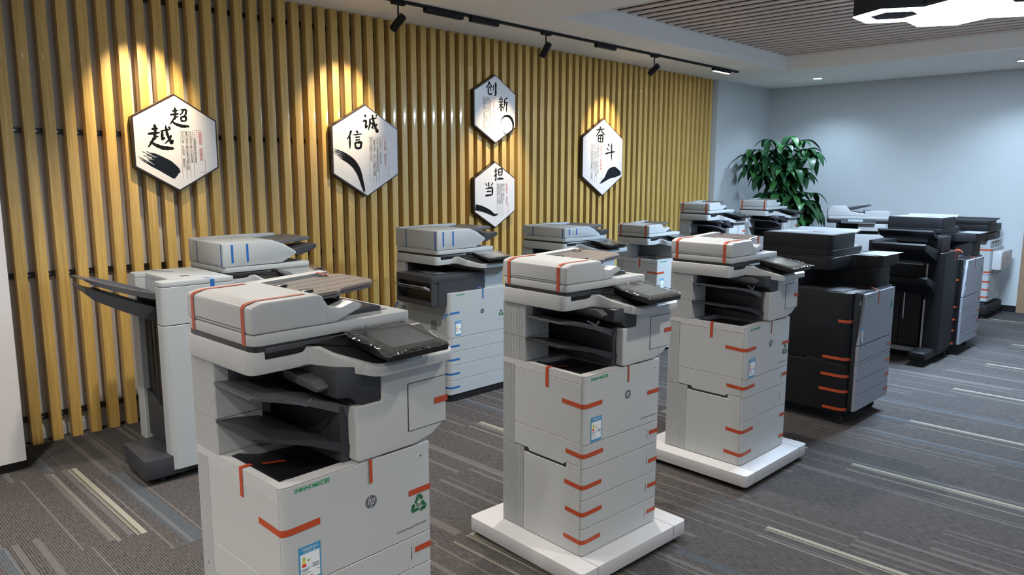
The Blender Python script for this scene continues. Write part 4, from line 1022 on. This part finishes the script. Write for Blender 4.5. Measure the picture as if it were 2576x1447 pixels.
def far_copier():
    t = thing('office_copier', 'light grey copier with black base and black scanner, in the far right corner', 'copier', (9.56, 1.86, 0), -1)
    W_, D = .60, .58; pm = bluewhite
    G().prism('z', rp([(0, 0), (W_-.04, 0), (W_-.04, D), (0, D)], [.045, .01, .01, .01], 6), .20, .50, .003).part('lower_cabinet', pm, t)
    G().prism('z', rp([(0, 0), (W_-.04, 0), (W_-.04, D), (0, D)], [.045, .01, .01, .01], 6), .503, .80, .003).part('main_body', pm, t)
    G().box(.035, W_-.05, .02, D, .80, .885, .004).part('vent_top', pm, t)
    g = G()
    for k in range(3): g.box(.10+.12*k, .16+.12*k, .0185, .021, .855, .872)
    g.part('vent_slots', seam, t)
    g = G(); g.box(.14, .44, -.0006, .002, .26, .262); g.box(.14, .142, -.0006, .002, .262, .48); g.box(.44, .442, -.0006, .002, .262, .48); g.box(.02, .54, -.0006, .002, .300, .3015)
    g.box(.10, .16, -.0008, .002, .515, .535); g.box(.36, .42, -.0008, .002, .525, .545); g.part('front_seams', seam, t)
    bp = G().prism('z', rp([(.08, -.09), (W_-.02, -.09), (W_-.02, 0), (.08, 0)], [.02, .02, 0, 0], 5), .56, .765, .008, 2).part('bypass_tray', white2, t)
    G().box(.36, .372, -.0915, -.089, .675, .69).part('tray_button', seam, bp)
    G().box(.02, W_-.05, .03, D-.02, .165, .205).part('base_frame', dark, t)
    G().box(-.02, W_+.03, -.03, D, .05, .165, .02, 2, .05).part('base_plinth', blackm, t)
    G().box(-.04, W_-.03, .05, D, .885, .965, .006, 2, .02).part('scanner_base', blk, t)
    G().box(-.03, W_-.04, .04, D, .975, 1.06, .006, 2, .02).part('scanner_lid', blk, t)
    G().box(-.03, .30, .04, D, 1.06, 1.105, .006, 2, .02).part('document_feeder', blk, t)
    G().prism('y', [(.28, 1.09), (.28, 1.10), (W_-.06, 1.118), (W_-.06, 1.106)], .06, D-.02, .002).part('document_tray', blk, t)
    for z in (.842-.06, .535, .425, .335, .25):
        P_ = [(-.0012, .12, z), (-.0012, .045, z)]
        for k in range(1, 7): s = k/7; l = math.hypot(1-s, s); P_.append((.045*s*s-(1-s)/l*.0014, .045*(1-s)**2-s/l*.0014, z))
        P_.append((.07, -.0012, z)); G().ribbon(P_, (0, 0, 1), .018).part('tape_strip', orange, t)
    flat_tape(t, orange, [(.078, -.0912, .70), (.12, -.0912, .70)], (0, 0, 1), .016)
    flat_tape(t, orange, [(.30, .0185, .80), (.30, .0185, .90), (.31, .04, .96)], (1, 0, 0), .014)
    for x, y in ((.03, .03), (W_-.05, .03), (.03, D-.06), (W_-.05, D-.06)): caster(t, x, y, .026)
    return t

# ------------------------------------------------------------------ plant
def plant():
    t = thing('potted_plant', 'tall bushy potted plant with dark palmate leaves in the corner by the far wall', 'plant', (9.55, 4.34, 0))
    G().cyl((0, 0, 0), (0, 0, .36), .15, 28, .20, .01).part('pot', potm, t)
    G().cyl((0, 0, .355), (0, 0, .365), .185, 24).part('soil', soilm, t)
    rnd = random.Random(4)
    g = G()
    for k in range(3):
        a0 = k*2.1; P_ = [(.03*math.cos(a0+s*2.2), .03*math.sin(a0+s*2.2), .36+s*.16) for s in range(7)]; g.tube(P_, .022-.001*k, 8)
    g.part('braided_trunk', barkm, t)
    def leaf(L_, wd, drop):
        g = G(); n = 8
        for i in range(n+1):
            s = i/n; x = L_*s; w_ = wd*math.sin(PI*min(1, s**.85*1.0))**.75*(1-.12*s) if 0 < i < n else .001
            z = -drop*s*s+ .02*math.sin(s*PI)
            g.v += [(x, -w_, z+w_*.28), (x, 0, z), (x, w_, z+w_*.28)]
        for i in range(n):
            a = 3*i; g.f += [(a, a+3, a+4, a+1), (a+1, a+4, a+5, a+2)]
        return g
    meshes = [leaf(.23, .050, .09).mesh('leaf', leafm), leaf(.20, .047, .05).mesh('leaf', leafm), leaf(.26, .055, .13).mesh('leaf', leafm), leaf(.22, .052, .07).mesh('leaf', leafl)]
    st = G(); cl = []
    def add(px, py, pz): cl.append((px, py, pz))
    # crown clusters: an upper ball and a lower, broader one to the right
    r_ = Vector((math.sin(YAW), -math.cos(YAW), 0)); f_ = Vector((math.cos(YAW), math.sin(YAW), 0))
    def ball(n, cx, cz, R, Rz, up):
        for i in range(n):
            for _ in range(60):
                u, v, w_ = rnd.uniform(-1, 1), rnd.uniform(-1, 1), rnd.uniform(-1, .7)
                if .50 < u*u+v*v+w_*w_ < 1 and (v < .25): break
            add(*(r_*(cx+u*R) + f_*(v*R*.75) + Vector((0, 0, cz+w_*Rz))))
    ball(26, .0, 1.78, .42, .30, 1); ball(19, .12, 1.22, .40, .26, 1)
    for cx, cz, v in ((-.20, 2.06, -.1), (.10, 2.10, -.05), (.26, 2.05, .0), (.42, 1.90, 0), (-.40, 1.86, 0)): add(*(r_*cx+f_*v+Vector((0, 0, cz))))
    cnt = 0; rest = G()
    def place(c, j, k, a0):
        nonlocal cnt
        a = a0+2*PI*j/k; tilt = rnd.uniform(.0, .50) + (.2 if rnd.random() < .25 else 0); s = rnd.uniform(.8, 1.1)
        mi = 3 if rnd.random() < .22 else rnd.randrange(3)
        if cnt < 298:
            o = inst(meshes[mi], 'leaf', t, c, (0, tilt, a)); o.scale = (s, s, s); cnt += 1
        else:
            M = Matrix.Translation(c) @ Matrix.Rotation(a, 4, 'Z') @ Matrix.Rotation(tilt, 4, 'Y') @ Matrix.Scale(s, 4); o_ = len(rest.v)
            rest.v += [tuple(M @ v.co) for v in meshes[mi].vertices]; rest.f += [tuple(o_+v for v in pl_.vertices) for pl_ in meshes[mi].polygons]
    for i, (px, py, pz) in enumerate(cl):
        c = Vector((px, py, pz)); hub = Vector((c.x*.25, c.y*.25, min(max(pz-.22, .8), 1.75)))
        midp = (hub+c)/2 + Vector((0, 0, .05)); st.tube([hub, midp, c], .0045, 5)
        k = rnd.choice((5, 6, 6)); a0 = rnd.uniform(0, 6)
        for j in range(k): place(c, j, k, a0)
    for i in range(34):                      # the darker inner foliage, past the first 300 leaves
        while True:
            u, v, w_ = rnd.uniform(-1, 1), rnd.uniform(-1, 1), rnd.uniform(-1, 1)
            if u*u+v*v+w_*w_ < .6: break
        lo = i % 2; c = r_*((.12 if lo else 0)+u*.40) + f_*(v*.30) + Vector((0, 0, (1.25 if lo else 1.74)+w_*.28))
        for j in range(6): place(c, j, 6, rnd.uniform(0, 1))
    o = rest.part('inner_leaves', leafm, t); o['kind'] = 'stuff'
    st.tube([(0, 0, 1.25), (.02, .01, 1.6), (0, 0, 1.75)], .012, 6)
    st.part('stems', leafm, t)
plant()

# ------------------------------------------------------------------ the machines, front row
GR = 'white printers with orange tape'
compact('office_printer', 'nearest white printer with orange tape, at the bottom left foreground', .833, 1.603, 1.2, GR, 3, neck=.025, rec=True)
compact('office_printer', 'white orange-taped printer on a white platform, in the bottom centre', 2.158, 1.708, -3.2, GR, 5)
compact('office_printer', 'white orange-taped printer on a white platform, beside the black copier', 3.465, 1.700, -1.8, GR, 8, rec=True, drawers=(.330, .455), neck=.004)
dark_copier('dark_copier', 'black copier with silver front, directly right of the white printers', 4.794, 1.602, -1.8, 'black copiers with silver fronts', 3)
stacker()
dark_copier('dark_copier', 'black copier with silver front, behind and right of the tall stacker', 7.42, 1.63, -1.8, 'black copiers with silver fronts', 4)
far_copier()
# back row
GB = 'copiers with blue tape'
booklet_finisher()
large('large_copier', 'blue-taped copier joined to the upright finisher at the left', 1.825, 3.93, -1, GB, 11, finisher=False)
large('large_copier', 'blue-taped copier with a dark grey stapler unit on its left side', 3.302, 3.817, -1.2, GB, 12)
large('large_copier', 'farthest blue-taped copier, with flat feeder, below the right-hand sign', 4.56, 3.72, -2, GB, 13, lidh=.118, zneck=.985, finisher=False, tall=1.05)
compact('office_printer', 'small white orange-taped printer without sorter trays, in the back row', 5.70, 3.69, -2, GR, 14, mailbox=False)
compact('office_printer', 'left one of the two white orange-taped printers in front of the plant', 6.94, 3.78, -2, GR, 15, zoff=.058)
compact('office_printer', 'right one of the two white orange-taped printers in front of the plant', 8.28, 3.78, -2, GR, 16, zoff=.055)
old_printer()
